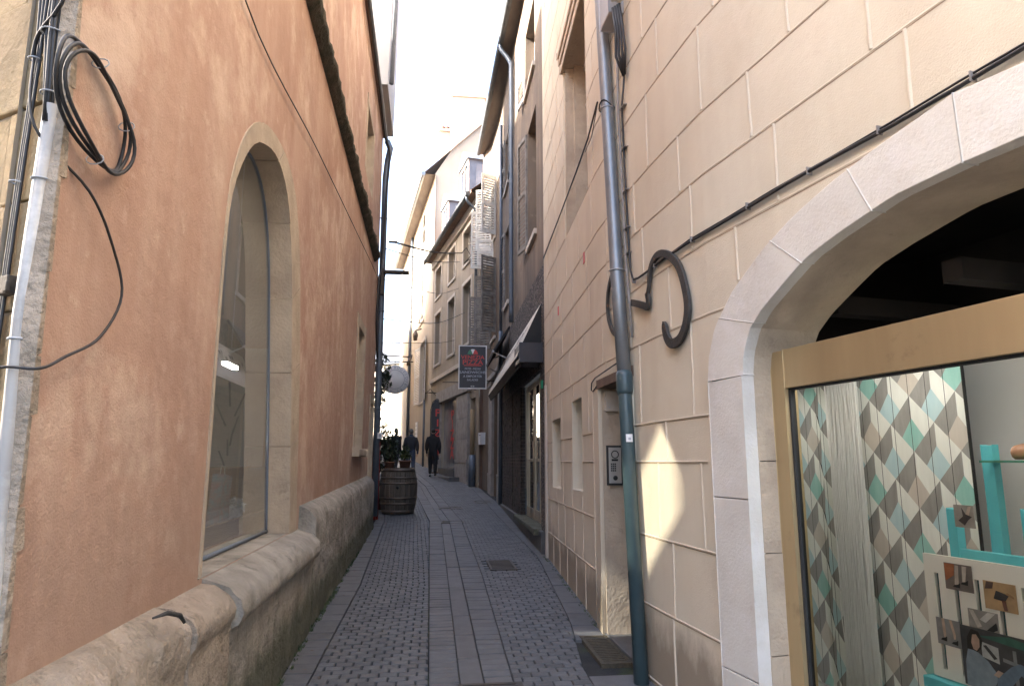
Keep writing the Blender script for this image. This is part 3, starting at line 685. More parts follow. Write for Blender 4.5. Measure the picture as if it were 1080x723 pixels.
# clip the part of the screen that would poke through the left reveal: the screen ends at the reveal
st_ = thing('string_curtain', 'narrow white string curtain hanging before the diamond screen', 'curtain', D(-1.36, 1.2, .6))
sm2 = MB()
for k in range(30):
    x = -1.45 + k * .0073 + random.uniform(-.002, .002); p = []
    for j in range(9): p.append(D(x + random.uniform(-.0022, .0022), 2.08 - j * .215, .60 + random.uniform(-.01, .01)))
    sm2.tube(p, .0029, 5)
for k in range(7):
    xa_ = -1.45 + k * .031; sm2.prism([D(xa_, .36, .607 + .006 * (k % 2)), D(xa_ + .034, .36, .609 + .004 * (k % 2)), D(xa_ + .034, 2.08, .609 + .004 * (k % 2)), D(xa_, 2.08, .607 + .006 * (k % 2))], D(0, 0, .002) - D(0, 0, 0))
sm2.build('strings', M['white'], st_); sm3 = MB(); dbox(sm3, -1.46, -1.21, 2.07, 2.095, .59, .61); sm3.build('rail', M['white'], st_)
lt_ = thing('added_fill_lamp', 'added unseen fill lamp bar with five lenses behind the bronze head of the shop window', 'lamp', D(-.2, 2.07, .30)); q = MB(); dbox(q, -1.6, 1.1, 2.062, 2.10, .26, .38); q.build('housing', M['greybox'], lt_)  # lamp bar added, out of sight, to brighten the display
for x_ in (-1.5, -.9, -.3, .4, 1.0):
    q = MB(); dbox(q, x_ - .05, x_ + .05, 2.03, 2.061, .27, .37); q.build('lens', M['fill_lamp'], lt_)
TO = -.955  # local origin shift: measured t=0 lies this far from the arch centre
Q = lambda t, z, d: D(t + TO, z, d)
def qbox(mb, t0, t1, z0, z1, d0, d1, mi=0): dbox(mb, t0 + TO, t1 + TO, z0, z1, d0, d1, mi)
ez = thing('display_easel', 'turquoise painted wooden easel standing inside the shop window', 'easel', Q(.6, .33, .5))
e_ = MB(); qbox(e_, .475, .525, .34, 1.615, .50, .53); qbox(e_, .32, .362, .34, 1.355, .46, .495); qbox(e_, .362, 1.35, 1.155, 1.195, .462, .49); qbox(e_, .64, .69, 1.196, 1.37, .46, .49); qbox(e_, .18, 1.45, .62, .66, .40, .49)
qbox(e_, .66, .70, .34, .62, .46, .49); qbox(e_, 1.2, 1.24, .34, 1.36, .46, .49)
e_.build('easel_frame', M['turq'], ez, .003)
pb = thing('photo_board', 'slotted cream pallet board with fashion photographs pinned on, on the easel', 'display board', Q(.7, .66, .45))
p_ = MB(); x = .196
qbox(p_, .196, 1.3, 1.085, 1.16, .44, .455); qbox(p_, .196, 1.3, .665, .70, .44, .455)
slots = [.245, .335, .43, .525, .62, .72, .82, .92, 1.02, 1.12, 1.22]
prev = .196
for s_ in slots + [1.3]:
    qbox(p_, prev, s_, .70, 1.085, .44, .455); prev = s_ + .02
p_.build('slats', M['paper'], pb)
bk = MB(); qbox(bk, .2, 1.29, .67, 1.15, .456, .459); bk.build('backing', mat('deep_teal', (.03, .10, .10), (.02, .07, .07)), pb)
def photo(t0, t1, z0, z1, bgc, shapes, d=.436, label=None):
    o = MB(); qbox(o, t0, t1, z0, z1, d, d + .003, 0)
    mats = [mat('photo_ground', bgc, tuple(c * .7 for c in bgc), scale=14, rough=.4)]
    for k, (cc, poly) in enumerate(shapes):
        mats.append(mat('photo_ink', cc, tuple(c * .75 for c in cc), scale=30, rough=.4))
        o.face([Q(t0 + (t1 - t0) * u, z0 + (z1 - z0) * v, d - .0012 - .0006 * k) for u, v in poly], k + 1)
    b = o.build('photograph', mats, pb)
    if label: b['label'] = label
    return b
leg = lambda u, w_: [(u - .05, 1), (u + .07, 1), (u + .05 + w_, .45), (u + .02 + w_, .3), (u - .05 + w_, .3), (u - .07 + w_, .5)]
shoe = lambda u, v: [(u - .16, v - .08), (u + .1, v - .1), (u + .12, v + .1), (u + .03, v + .03), (u - .1, v)]
photo(.30, .425, 1.03, 1.135, (.20, .16, .14), [((.40, .14, .06), [(.02, .3), (.35, .55), (.4, .98), (.02, .98)]), ((.5, .42, .36), [(.35, .15), (.5, .15), (.55, .95), (.42, .95)]), ((.5, .42, .36), [(.65, .3), (.75, .3), (.85, .95), (.68, .95)]), ((.02, .02, .02), shoe(.45, .2)), ((.02, .02, .02), shoe(.75, .35))], label='photograph of high heeled shoes beside a red ball')
photo(.47, .60, .985, 1.09, (.48, .31, .16), [((.06, .05, .05), [(.3, .4), (.65, .35), (.8, .6), (.4, .7)]), ((.10, .06, .05), [(.05, .7), (.3, .75), (.35, .98), (.12, .98)]), ((.16, .07, .05), [(.6, .05), (.72, .05), (.68, .4), (.55, .4)]), ((.35, .2, .1), [(.7, .62), (.95, .5), (.95, .58), (.75, .7)])], label='photograph of a dancer on sandy ground')
photo(.39, .515, .885, .97, (.34, .32, .30), [((.55, .50, .46), [(.05, .95), (.2, .95), (.45, .3), (.3, .2)]), ((.03, .03, .03), [(.55, .1), (.95, .6), (.98, .3), (.7, .05)]), ((.62, .6, .58), [(.4, .6), (.7, .98), (.95, .98), (.6, .5)])], label='photograph of pale strapped shoes')
photo(.235, .345, .80, .905, (.30, .29, .29), [((.62, .44, .34), leg(.3, .05)), ((.62, .44, .34), leg(.62, .15)), ((.02, .02, .02), shoe(.32, .25)), ((.02, .02, .02), shoe(.78, .2))], label='photograph of bare legs in black shoes')
photo(.352, .70, .675, .90, (.07, .068, .072), [
    ((.05, .14, .11), [(.2, .88), (.6, .98), (1, .9), (1, .80), (.6, .84)]),
    ((.27, .28, .29), [(.50, .56), (.98, .48), (.98, .53), (.5, .62)]), ((.25, .26, .27), [(.62, .0), (.66, .0), (.66, .78), (.62, .78)]), ((.52, .52, .52), [(.26, .55), (.46, .50), (.46, .76), (.26, .80)]), ((.05, .05, .05), [(.28, .74), (.32, .76), (.44, .58), (.40, .55)]),
    ((.025, .018, .016), [(.08, .55), (.09, .82), (.15, .97), (.24, .95), (.28, .82), (.26, .68), (.2, .6), (.14, .5)]),
    ((.52, .34, .26), [(.14, .74), (.16, .88), (.21, .9), (.245, .82), (.24, .70), (.2, .62), (.16, .64)]),
    ((.26, .32, .38), [(.04, .0), (.05, .4), (.09, .62), (.16, .62), (.22, .6), (.33, .5), (.42, .34), (.42, .22), (.36, .04), (.3, .0)]),
    ((.17, .23, .31), [(.40, .06), (.42, .26), (.60, .52), (.70, .60), (.76, .58), (.90, .36), (.98, .22), (.9, .16), (.76, .36), (.70, .42), (.58, .2), (.5, .06)]),
    ((.52, .36, .28), [(.38, .30), (.44, .40), (.5, .38), (.44, .28)])], d=.4285, label='large photograph of a seated woman in a blue shawl and jeans')
photo(.375, .465, 1.285, 1.375, (.34, .31, .28), [((.05, .04, .04), [(.2, .3), (.45, .5), (.4, .9), (.6, .6), (.9, .5), (.7, .35), (.5, .1)]), ((.55, .42, .34), [(.6, .6), (.75, .95), (.9, .95), (.75, .55)])], label='photograph of strapped shoes pinned above the board')
sh = thing('glass_shelf', 'thin green-edged glass shelf in the shop window', 'shelf', Q(.9, 1.55, .5))
s_ = MB(); qbox(s_, .51, 1.5, 1.546, 1.555, .44, .62); s_.build('shelf_plate', mat('green_glass_edge', (.08, .26, .18), (.06, .2, .15), rough=.15), sh)
s_ = MB(); s_.tube([Q(1.3, 1.55, .5), Q(1.3, .34, .5)], .008, 8); s_.build('support', M['greybox'], sh)
sc_ = thing('court_shoe', 'tan leather shoe standing on the glass shelf', 'shoe', Q(.66, 1.556, .5))
s_ = MB(); n = 10; vs = []
prof = [(0, .03, .0, .055), (.03, .034, .0, .062), (.07, .036, 0, .066), (.11, .036, .0, .062), (.15, .034, .0, .055), (.19, .036, 0, .05), (.22, .03, .0, .035), (.245, .012, .0, .018)]
for (x, w_, z0_, h_) in prof:
    for k in range(n):
        a = 2 * math.pi * k / n; vs.append(Q(.62 + x, 1.557 + h_ * (.5 + .5 * math.sin(a)), .5 + w_ * math.cos(a)))
s_.raw(vs, [(i * n + k, i * n + (k + 1) % n, (i + 1) * n + (k + 1) % n, (i + 1) * n + k) for i in range(len(prof) - 1) for k in range(n)] + [tuple(range(n))], 0, True)
s_.build('upper', mat('tan_leather', (.42, .22, .13), (.36, .18, .1), rough=.4), sc_)

# downpipe
dp = thing('downpipe', 'tall zinc downpipe with dark teal iron foot, between doorway and shop arch', 'downpipe', (1.42, 4.75, 0))
pz = [(1.425, 5.26, 11.2), (1.425, 5.235, 5.525), (1.425, 5.112, 4.429), (1.425, 4.955, 2.96), (1.425, 4.83, 2.16)]
mb = MB(); mb.tube(pz, .052, 20); up = mb.build('zinc_pipe', M['zinc'], dp)
for z, y in ((4.43, 5.115), (3.0, 4.955)):
    q = MB(); q.tube([(1.425 + .056 * math.cos(a), y + .056 * math.sin(a), z) for a in [2 * math.pi * k / 20 for k in range(20)]], .005, 6, closed=True)
    q.tube([(1.47, y, z), (1.54, y, z)], .005, 6); q.build('bracket', M['greybox'], up)
mb = MB(); mb.tube([(1.425, 4.835, 2.16), (1.425, 4.83, 2.02), (1.425, 4.63, .02)], .0495, 20)
mb.tube([(1.425, 4.838, 2.2), (1.425, 4.834, 2.17), (1.425, 4.832, 2.06), (1.425, 4.828, 2.03)], [.054, .062, .060, .052], 20)
ip = mb.build('iron_pipe', M['teal_iron'], dp)
def pipe_sticker(name, y, z, w_, h_, a0, m, par, r=.0545):
    q = MB(); n = 6; ph = w_ / r; vs = []
    for k in range(n + 1):
        a = a0 - ph / 2 + ph * k / n
        vs += [(1.425 + r * math.cos(a), y + r * math.sin(a), z - h_ / 2), (1.425 + r * math.cos(a), y + .07 * h_ + r * math.sin(a), z + h_ / 2)]
    q.raw(vs, [(2 * k, 2 * k + 2, 2 * k + 3, 2 * k + 1) for k in range(n)]); q.build(name, m, par)
fa = R(-100)
pipe_sticker('sticker', 4.875, 2.36, .07, .07, fa, M['greybox'], up); pipe_sticker('sticker', 4.878, 2.37, .03, .02, fa + .3, M['signred'], up, .0555)
pipe_sticker('sticker', 4.885, 2.42, .08, .012, fa, M['signwhite'], up); pipe_sticker('sticker', 4.858, 2.27, .06, .03, fa - .2, M['signwhite'], up)
pipe_sticker('sticker', 4.785, 1.715, .05, .055, fa + .1, M['signwhite'], ip, .0515); pipe_sticker('sticker', 4.784, 1.71, .018, .018, fa + .1, M['signgrey'], ip, .0522)
# intercom and small white box in the far reveal (they face the viewer)
tq = tD1 - .024
def revbox(mb, d0, d1, z0, z1, th0, th1, mi=0): pbox(mb, RW, tq - th1, tq - th0, z0, z1, -d1, -d0, mi, 0)
ic = thing('door_intercom', 'silver door intercom with keypad on the stone reveal of the doorway', 'intercom', RW.P(tq, 1.55, -.1))
q = MB(); revbox(q, .035, .155, 1.36, 1.68, 0, .03); q.build('backplate', M['gasket'], ic, .006)
q = MB(); revbox(q, .045, .145, 1.375, 1.665, .03, .036); q.build('faceplate', mat('brushed_steel', (.62, .61, .58), (.55, .54, .51), rough=.35, metal=.6), ic, .003)
q = MB()
for r_ in range(4):
    for c_ in range(3): revbox(q, .058 + c_ * .016, .069 + c_ * .016, 1.47 + r_ * .018, 1.482 + r_ * .018, .036, .039)
revbox(q, .065, .12, 1.555, 1.572, .036, .039); q.build('keypad', M['gasket'], ic)
q = MB(); cc = RW.P(tq - .037, 1.415, -.095); fr = RW.frame(tq) @ Matrix.Rotation(R(90), 3, 'Y')
q.lathe([(.0001, -.004), (.018, -.004), (.02, 0), (.001, 0)], cc, 16, 0, fr); q.lathe([(.026, 0), (.030, -.003), (.034, 0)], RW.P(tq - .037, 1.61, -.095), 16, 0, fr); q.build('speaker', M['gasket'], ic)
bx_ = thing('junction_box', 'small cream junction box high on the doorway reveal', 'junction box', RW.P(tq, 2.1, -.1))
q = MB(); revbox(q, .03, .16, 1.98, 2.14, 0, .045); q.build('casing', M['casing'], bx_, .006)
q = MB(); revbox(q, .05, .06, 2.0, 2.01, .045, .048); q.build('screw', M['greybox'], bx_); q = MB(); revbox(q, .13, .14, 2.11, 2.12, .045, .048); q.build('screw', M['greybox'], bx_)

# grey service box with cables, conduit and cable run
gb = thing('service_box', 'grey electrical box high on the cream wall beside the downpipe', 'electrical box', RW.P(RW.tY(5.0), 5.1, .05))
q = MB(); pbox(q, RW, RW.tY(4.80), RW.tY(5.06), 5.10, 5.5, 0, .12, 0, 0); q.build('cabinet', M['greybox'], gb, .01)
q = MB()
for k in range(2): q.tube([RW.P(RW.tY(4.70), 5.35 + 0, .07 + .05 * k), RW.P(RW.tY(4.70), 5.12, .07 + .05 * k)], .022, 10)
for k in range(5):
    q.tube([RW.P(RW.tY(4.70), 5.13 + .04 * k, .07), RW.P(RW.tY(4.70), 5.14 + .04 * k, .07)], .03, 10)
q.build('insulator', M['paper'], gb)
cb = thing('black_cables', 'black cable bundle dropping from the grey box and running on above the arch', 'cable', RW.P(RW.tY(4.7), 2.85, .02))
q = MB()
for k in range(4):
    o_ = .03 + .012 * k; yj = 4.70 + .02 * k
    q.tube([RW.P(RW.tY(yj + .03), 5.12, o_ + .03), RW.P(RW.tY(yj), 4.9, o_ + .02), RW.P(RW.tY(yj - .02 + .02 * k), 4.7, o_ + .01), RW.P(RW.tY(4.74 + .008 * k), 4.52, .03)], .011, 8)
q.tube([RW.P(RW.tY(4.74), 4.56, .03), RW.P(RW.tY(4.86), 4.3, .02), RW.P(RW.tY(4.84), 3.8, .018), RW.P(RW.tY(4.80), 3.2, .018), RW.P(RW.tY(4.775), 2.95, .018), RW.P(RW.tY(4.73), 2.87, .018), RW.P(RW.tY(4.62), 2.852, .018)] + [RW.P(RW.tY(y), 2.85 + .006 * math.sin(y * 5), .018) for y in (4.4, 4.1, 3.8, 3.5, 3.2, 2.9, 2.6, 2.3, 2.0, 1.6, 1.0, 0, -1.9)], .0085, 8)
q.tube([RW.P(RW.tY(4.62), 2.853, .016)] + [RW.P(RW.tY(y), 2.864 + .004 * math.sin(y * 7), .014) for y in (4.3, 3.8, 3.4, 3.0, 2.6, 2.3, 2.0, 1.0, 0, -1.9)], .005, 6)
q.build('cable', M['black'], cb)
for y in (4.72, 4.3, 3.75, 3.2, 2.75, 2.35, 1.95):
    q = MB(); pbox(q, RW, RW.tY(y), RW.tY(y) + .006, 2.838, 2.875, 0, .029, 0, 0); q.build('clip', M['greycable'], cb)
for z in (4.3, 3.95, 3.6, 3.3, 3.1):
    q = MB(); pbox(q, RW, RW.tY(4.79), RW.tY(4.90), z, z + .006, 0, .029, 0, 0); q.build('clip', M['greycable'], cb)
q = MB(); q.tube([RW.P(RW.tY(4.93), 5.0, .02), RW.P(RW.tY(4.96), 4.4, .02), RW.P(RW.tY(4.90), 3.6, .02), RW.P(RW.tY(4.86), 3.0, .02), RW.P(RW.tY(4.82), 2.75, .02), RW.P(RW.tY(4.78), 2.45, .02)], .011, 8)
tag(q.build('grey_conduit', M['greycable']), 'thin pale conduit running down the cream wall beside the zinc downpipe', 'conduit')
tc = MB(); tc.tube([RW.P(RW.tY(5.35), 4.62, .08), RW.P(RW.tY(5.9), 4.56, .04), RW.P(RW.tY(6.6), 4.55, .03), RW.P(RW.tY(8.2), 4.53, .025), RW.P(RW.tY(9.7), 4.52, .02)], .008, 6)
tc.tube([RW.P(RW.tY(5.35), 4.60, .08), RW.P(RW.tY(5.7), 4.47, .05), RW.P(RW.tY(6.1), 4.52, .03)], .004, 6)
tc.tube([(1.425 + .062 * math.cos(a), 5.125 + .062 * math.sin(a), 4.46 + .03 * math.sin(a * 2)) for a in [2 * math.pi * k / 20 for k in range(20)]], .006, 6, closed=True)
tag(tc.build('thin_cable', M['black']), 'thin black cable tied round the downpipe and running along the far cream wall', 'cable')
tc = MB(); tc.tube([RW.P(tD0 - .02, 2.31, .04), RW.P(tD0 + .3, 2.30, .035), RW.P(tD1 + .1, 2.275, .03), RW.P(tD1 + .25, 2.25, .03), RW.P(tD1 + .3, 2.19, .025), RW.P(tD1 + .22, 2.17, .025), RW.P(tD1 + .05, 2.2, .025)], .006, 6)
tag(tc.build('door_cable', M['black']), 'short black cable looping over the wooden lintel of the doorway', 'cable')
# iron scroll (wall anchor)
an = thing('iron_scroll', 'black rusted iron scroll of a wall anchor beside the downpipe', 'wall anchor', RW.P(RW.tY(4.3), 2.6, .02))
def strap(pts, w0, name, m='rust'):
    q = MB(); vs = []; n = len(pts)
    for k, (y, z) in enumerate(pts):
        a = pts[max(0, k - 1)]; b = pts[min(n - 1, k + 1)]; d = Vector((b[0] - a[0], b[1] - a[1])); d.normalize(); nn = Vector((-d.y, d.x)) * (w0[k] if isinstance(w0, list) else w0)
        for s, o_ in ((1, .012), (1, .034), (-1, .034), (-1, .012)): vs.append(RW.P(RW.tY(y + nn.x * s), z + nn.y * s, o_))
    fs = [(0, 1, 2, 3), tuple((n - 1) * 4 + k for k in (3, 2, 1, 0))] + [(i * 4 + j, i * 4 + (j + 1) % 4, (i + 1) * 4 + (j + 1) % 4, (i + 1) * 4 + j) for i in range(n - 1) for j in range(4)]
    q.raw(vs, fs); return q.build(name, M[m], an, .003)
s1 = spline([(4.44, 2.66), (4.40, 2.74), (4.36, 2.85), (4.25, 2.905), (4.10, 2.87), (3.93, 2.74), (3.84, 2.52), (3.86, 2.38), (3.95, 2.29), (4.07, 2.28), (4.14, 2.33), (4.17, 2.41), (4.175, 2.44)])
strap(s1, [.015] * 8 + [.020 + .011 * min(1, k / 30) for k in range(len(s1) - 16)] + [.031, .029, .025, .021, .016, .011, .007, .004], 'hook')
strap(spline([(4.75, 2.70), (4.62, 2.66), (4.50, 2.62), (4.44, 2.60), (4.42, 2.64), (4.44, 2.70)]), .024, 'link')
strap(spline([(4.98, 3.10), (5.2, 3.06), (5.36, 2.93), (5.38, 2.75), (5.25, 2.58), (5.0, 2.48)]), .02, 'scroll')

# ------------------------------------------------------------------ left: terracotta building
pinkb = thing('terracotta_building', 'terracotta rendered building with a tall arched stone window on the left', 'building', (-1.08, 6, 0))
TY = lambda y: y - 2.01
w1o = [(3.58, 1.0), (3.585, 2.70), (3.62, 3.02), (3.77, 3.33), (3.98, 3.55), (4.25, 3.69), (4.55, 3.76), (4.85, 3.77), (5.1, 3.72), (5.33, 3.60), (5.52, 3.38), (5.67, 3.08), (5.80, 2.6), (5.91, 2.1), (6.0, 1.5), (6.07, .98)]
w1i = [(3.615, 1.0), (3.62, 2.66), (3.66, 2.96), (3.82, 3.24), (4.05, 3.46), (4.3, 3.57), (4.55, 3.63), (4.78, 3.61), (5.0, 3.51), (5.18, 3.31), (5.33, 3.0), (5.46, 2.5), (5.58, 2.0), (5.68, 1.5), (5.78, .98)]
w1o = [w1o[0]] + [(p[0], p[1]) for p in spline([(a, b, 0) for a, b in w1o[1:]], 4)]; w1i = [w1i[0]] + [(p[0], p[1]) for p in spline([(a, b, 0) for a, b in w1i[1:]], 4)]
hi1 = lambda t: interp([(TY(a), b) for a, b in w1o if a > 3.581], t)
zroof = 8.45
lops = [dict(a=TY(3.58), b=TY(6.07), lo=.99, hi=hi1, d=0),
        dict(a=TY(10.45), b=TY(11.45), lo=1.74, hi=3.67, d=.25),
        dict(a=TY(13.1), b=TY(13.75), lo=.42, hi=2.70, d=.25),
        dict(a=TY(10.6), b=TY(11.8), lo=6.2, hi=7.4, d=.25)]
mb = MB(); wall(mb, LW, .4, zroof, lops, step=.6)
mb.face([(-1.08, 14, .2), (-8, 14, .2), (-8, 14, 8.45), (-5.5, 14, 12.6), (-1.08, 14, 8.45)])
mb.face([(-8, 6.4, .2), (-8, 14, .2), (-8, 14, 8.45), (-8, 6.4, 8.45)]); mb.face([(-1.12, 2.04, 8.4), (-8, 6.4, 8.4), (-5.2, 4.7, 12.8)]); mb.build('wall', M['pink'], pinkb)
rf = MB(); rf.face([(-1.02, 1.9, 8.46), (-1.02, 14.05, 8.46), (-5.2, 14.05, 13.3), (-5.2, 4.55, 13.3)]); rf.face([(-5.2, 4.55, 13.3), (-5.2, 14.05, 13.3), (-8.4, 14.05, 8.3), (-8.4, 6.6, 8.3)]); rf.face([(-1.02, 1.9, 8.44), (-1.02, 14.05, 8.44), (-1.1, 14.05, 8.44), (-1.1, 1.9, 8.44)]); rfo = rf.build('roof', M['tile'], pinkb)
gt = MB(); gt.tube([(-1.0, 1.9, 8.40), (-1.0, 14.1, 8.36)], .035, 10); gt.build('gutter', M['zinc'], pinkb)
# stone ring of window 1
def ringy(pts_o, pts_i, o0, o1, mb):
    def res(P, n):
        L = [0]
        for a, b in zip(P, P[1:]): L.append(L[-1] + math.hypot(b[0] - a[0], b[1] - a[1]))
        out = []
        for k in range(n + 1):
            s = L[-1] * k / n; i = 0
            while i < len(P) - 2 and s > L[i + 1]: i += 1
            f = (s - L[i]) / (L[i + 1] - L[i]); out.append((P[i][0] + (P[i + 1][0] - P[i][0]) * f, P[i][1] + (P[i + 1][1] - P[i][1]) * f))
        return out
    n = 54; A_, B_ = res(pts_o, n), res(pts_i, n); st = [0, 7, 13, 18, 23, 28, 33, 38, 43, 48, 54]
    for a, b in zip(st, st[1:]):
        g = .004; e = random.uniform(-.001, .002); vs = []; g = .0028
        for k in range(a, b + 1):
            for (y, z), o_ in ((A_[k], o1 + e), (B_[k], o1 + e), (B_[k], o0), (A_[k], o0)):
                s = g if k == a else (-g if k == b else 0); vs.append(LW.P(TY(y), z + s * (1 if k < n / 2 else -1), o_))
        m_ = b - a + 1
        mb.raw(vs, [(0, 1, 2, 3), tuple((m_ - 1) * 4 + q for q in (3, 2, 1, 0))] + [(i * 4 + j, i * 4 + (j + 1) % 4, (i + 1) * 4 + (j + 1) % 4, (i + 1) * 4 + j) for i in range(m_ - 1) for j in range(4)])
    return A_, B_
q = MB(); A_, B_ = ringy(w1o, w1i, -.175, .006, q); ws = q.build('window_surround', M['stone_tan'], pinkb)
q = MB(); fr_p = [LW.P(TY(y), z, -.225) for y, z in B_]; 
fr_p = [LW.P(TY(4.7 + (y - 4.7) * .985), z - .01, -.165) for y, z in B_]; q.tube(fr_p, .009, 6); 
q.tube([LW.P(TY(3.62), 1.01, -.165), LW.P(TY(5.77), 1.01, -.165)], .012, 6)
wfr = q.build('arched_window', M['zincpaint'], pinkb)
q = MB(); q.face([LW.P(TY(y), z, -.17) for y, z in [w1i[0]] + B_[1:] ]); q.build('pane', M['glass_l'], wfr)
# small window surrounds, doors, shutters
def stone_frame(path, t0, t1, z0, z1, w_, par, sill=True, m='stone_tan', deep=-.24):
    q = MB(); n = 5
    for k in range(n):
        a = z0 + (z1 - z0) * k / n + .003; b = z0 + (z1 - z0) * (k + 1) / n - .003; e = .03 if k % 2 else 0
        pbox(q, path, t0 - w_ - e, t0 + .004, a, b, deep, .006); pbox(q, path, t1 - .004, t1 + w_ + e, a, b, deep, .006)
    pbox(q, path, t0 - w_, t1 + w_, z1 - .004, z1 + w_, deep - .004, .008)
    o = q.build('window_surround', M[m], par, .008)
    if sill:
        s = MB(); pbox(s, path, t0 - w_ - .05, t1 + w_ + .05, z0 - .10, z0, deep, .09); s.build('sill', M[m], o, .015)
    return o
stone_frame(LW, TY(10.45) + .0, TY(11.45), 1.74, 3.62, .16, pinkb)
window(pinkb, LW, TY(10.47), TY(11.43), 1.76, 3.6, .22, .05, 1, 2, 'casing', 'paleglass', sill=False)
stone_frame(LW, TY(13.1), TY(13.75), .45, 2.66, .14, pinkb, False)
d_ = MB(); pbox(d_, LW, TY(13.12), TY(13.73), .4, 2.66, -.24, -.2); do_ = d_.build('door', M['wood_dark'], pinkb); d_ = MB(); d_.tube([LW.P(TY(13.2), 1.4, -.2), LW.P(TY(13.2), 1.4, -.15)], .02, 8); d_.build('handle', M['brass2'], do_)
stone_frame(LW, TY(10.6), TY(11.8), 6.2, 7.38, .10, pinkb, False); window(pinkb, LW, TY(10.62), TY(11.78), 6.22, 7.36, .22, .05, 1, 1, 'casing', 'paleglass', sill=False)
# mossy string course
def rough_strip(name, prof, ya, yb, m, par, amp=.012, sc=3.0, x0=-1.08, step=.06, zf=None, seams=()):
    """profile (dx, z) swept along y with stone roughness"""
    mb = MB(); ny = int((yb - ya) / step); P = []
    for a, b in zip(prof, prof[1:]):
        n = max(1, int(math.hypot(b[0] - a[0], b[1] - a[1]) / (.025 if step < .05 else .04))); P += [(a[0] + (b[0] - a[0]) * k / n, a[1] + (b[1] - a[1]) * k / n) for k in range(n)]
    P.append(prof[-1]); m_ = len(P); vs = []
    for i in range(ny + 1):
        y = ya + (yb - ya) * i / ny; dz = zf(y) if zf else 0; seam = min([abs(y - s) for s in seams] + [1])
        for j, (dx, z) in enumerate(P):
            d = (noise.noise(Vector((y * sc, z * sc * 1.3, 1.7))) + .5 * noise.noise(Vector((y * sc * 3, z * sc * 3, 9))) + .4 * noise.noise(Vector((y * sc * 8, z * sc * 8, 4))) + .22 * noise.noise(Vector((y * sc * 19, z * sc * 19, 6)))) * amp
            if seam < step * .6: d -= .012
            e = 0 if j == 0 or dx < .004 else 1
            vs.append((x0 + dx + d * e, y, z + dz + d * .6 * e))
    mb.raw(vs, [(i * m_ + j, (i + 1) * m_ + j, (i + 1) * m_ + j + 1, i * m_ + j + 1) for i in range(ny) for j in range(m_ - 1)], 0, True)
    mb.face([vs[j] for j in range(m_)]); mb.face([vs[ny * m_ + j] for j in reversed(range(m_))])
    return mb.build(name, M[m], par)
rough_strip('string_course', [(0, 5.33), (.04, 5.34), (.07, 5.38), (.10, 5.40), (.11, 5.46), (.09, 5.49), (.0, 5.51)], 1.99, 12.9, 'moss', pinkb, .026, 2.2, seams=[3 + k * 1.1 for k in range(10)])
# plinth
plinth_parts = []
rough_strip('plinth', [(.02, -.1), (.17, -.1), (.155, .5), (.145, .80), (.12, .88), (.06, .93), (0, .97)], 2.0, 3.06, 'stone_rough', pinkb, .032, 3.5, step=.025, seams=[2.45])
rough_strip('plinth', [(.0, .90), (.02, -.1), (.152, -.1), (.148, .76), (.15, .78), (.165, .80), (.17, .85), (.14, .91), (.06, .955), (0, .965)], 3.07, 3.64, 'stone_rough', pinkb, .010, 3.5, step=.025)
rough_strip('plinth', [(.0, -.1), (.146, -.1), (.140, .74), (.142, .745), (.185, .765), (.205, .81), (.19, .88), (.13, .94), (.0, .985), (-.28, 1.0)], 3.65, 6.19, 'stone_grey', pinkb, .010, 3.5, step=.03, seams=[4.75])
rough_strip('plinth', [(.0, -.1), (.15, -.1), (.135, 1.0), (.13, 1.05), (.10, 1.12), (.05, 1.15), (0, 1.17)], 6.2, 13.0, 'stone_grey', pinkb, .022, 3.0, zf=lambda y: .018 * (y - 5.9), seams=[6.9, 7.7, 8.6, 9.4, 10.3, 11.2, 12.2])
# iron stub on plinth
q = MB(); q.tube([(-.985, 2.78, .985), (-.955, 2.84, .99), (-.935, 2.92, .965), (-.93, 2.96, .93)], [.004, .009, .009, .006], 8); tag(q.build('iron_cramp', M['rust']), 'small rusted iron cramp curving over the rough plinth stone', 'iron cramp')
# interior behind window 1
ri = MB()
X0, X1 = -1.30, -7.3
ri.face([(X0, 9.6, .9), (X1, 9.6, .9), (X1, 9.6, 5.85), (X0, 9.6, 5.85)]); ri.face([(X1, 9.6, .9), (X1, 6.0, .9), (X1, 6.0, 5.85), (X1, 9.6, 5.85)])
for z in (.9, 5.85): ri.face([(-1.12, 2.1, z), (X0, 9.6, z), (X1, 9.6, z), (X1, 6.05, z)])
for a, b in ((5.95, 9.6), (2.1, 3.58)): ri.face([(-1.26, a, .9), (-1.26, b, .9), (-1.26, b, 5.85), (-1.26, a, 5.85)])
ri.face([(-1.26, 3.5, 3.79), (-1.26, 6, 3.79), (-1.26, 6, 5.85), (-1.26, 3.5, 5.85)])
ri.build('interior_walls', M['pale'], pinkb)
ct = thing('display_counter', 'pale wooden counter behind the arched window', 'counter', (-1.8, 7, .91))
q = MB(); q.box((-1.62, 6.6, .985), (.04, 5.0, .17)); q.box((-1.75, 6.6, .95), (.22, 5.0, .10)); q.build('front_board', M['counter'], ct, .004); q = MB(); q.box((-2.15, 7.9, 1.2), (.4, 3.2, .58)); q.build('counter_body', M['counter'], ct, .008)
bgg = thing('paper_bag', 'pastel blue and pink paper bag standing on the counter behind the arched window', 'bag', (-1.77, 6.25, 1.0))
q = MB(); q.prism([(-1.81, 6.1, 1.0), (-1.81, 6.42, 1.0), (-1.79, 6.40, 1.42), (-1.79, 6.13, 1.45)], (.09, 0, 0), 0); q.build('bag_body', mat('pastel_paper', (.35, .50, .56), (.60, .38, .36), scale=14, rough=.6), bgg)
q = MB(); q.tube([(-1.75, 6.2, 1.43), (-1.75, 6.22, 1.51), (-1.75, 6.32, 1.51), (-1.75, 6.34, 1.42)], .004, 6); q.build('handle', M['paper'], bgg)
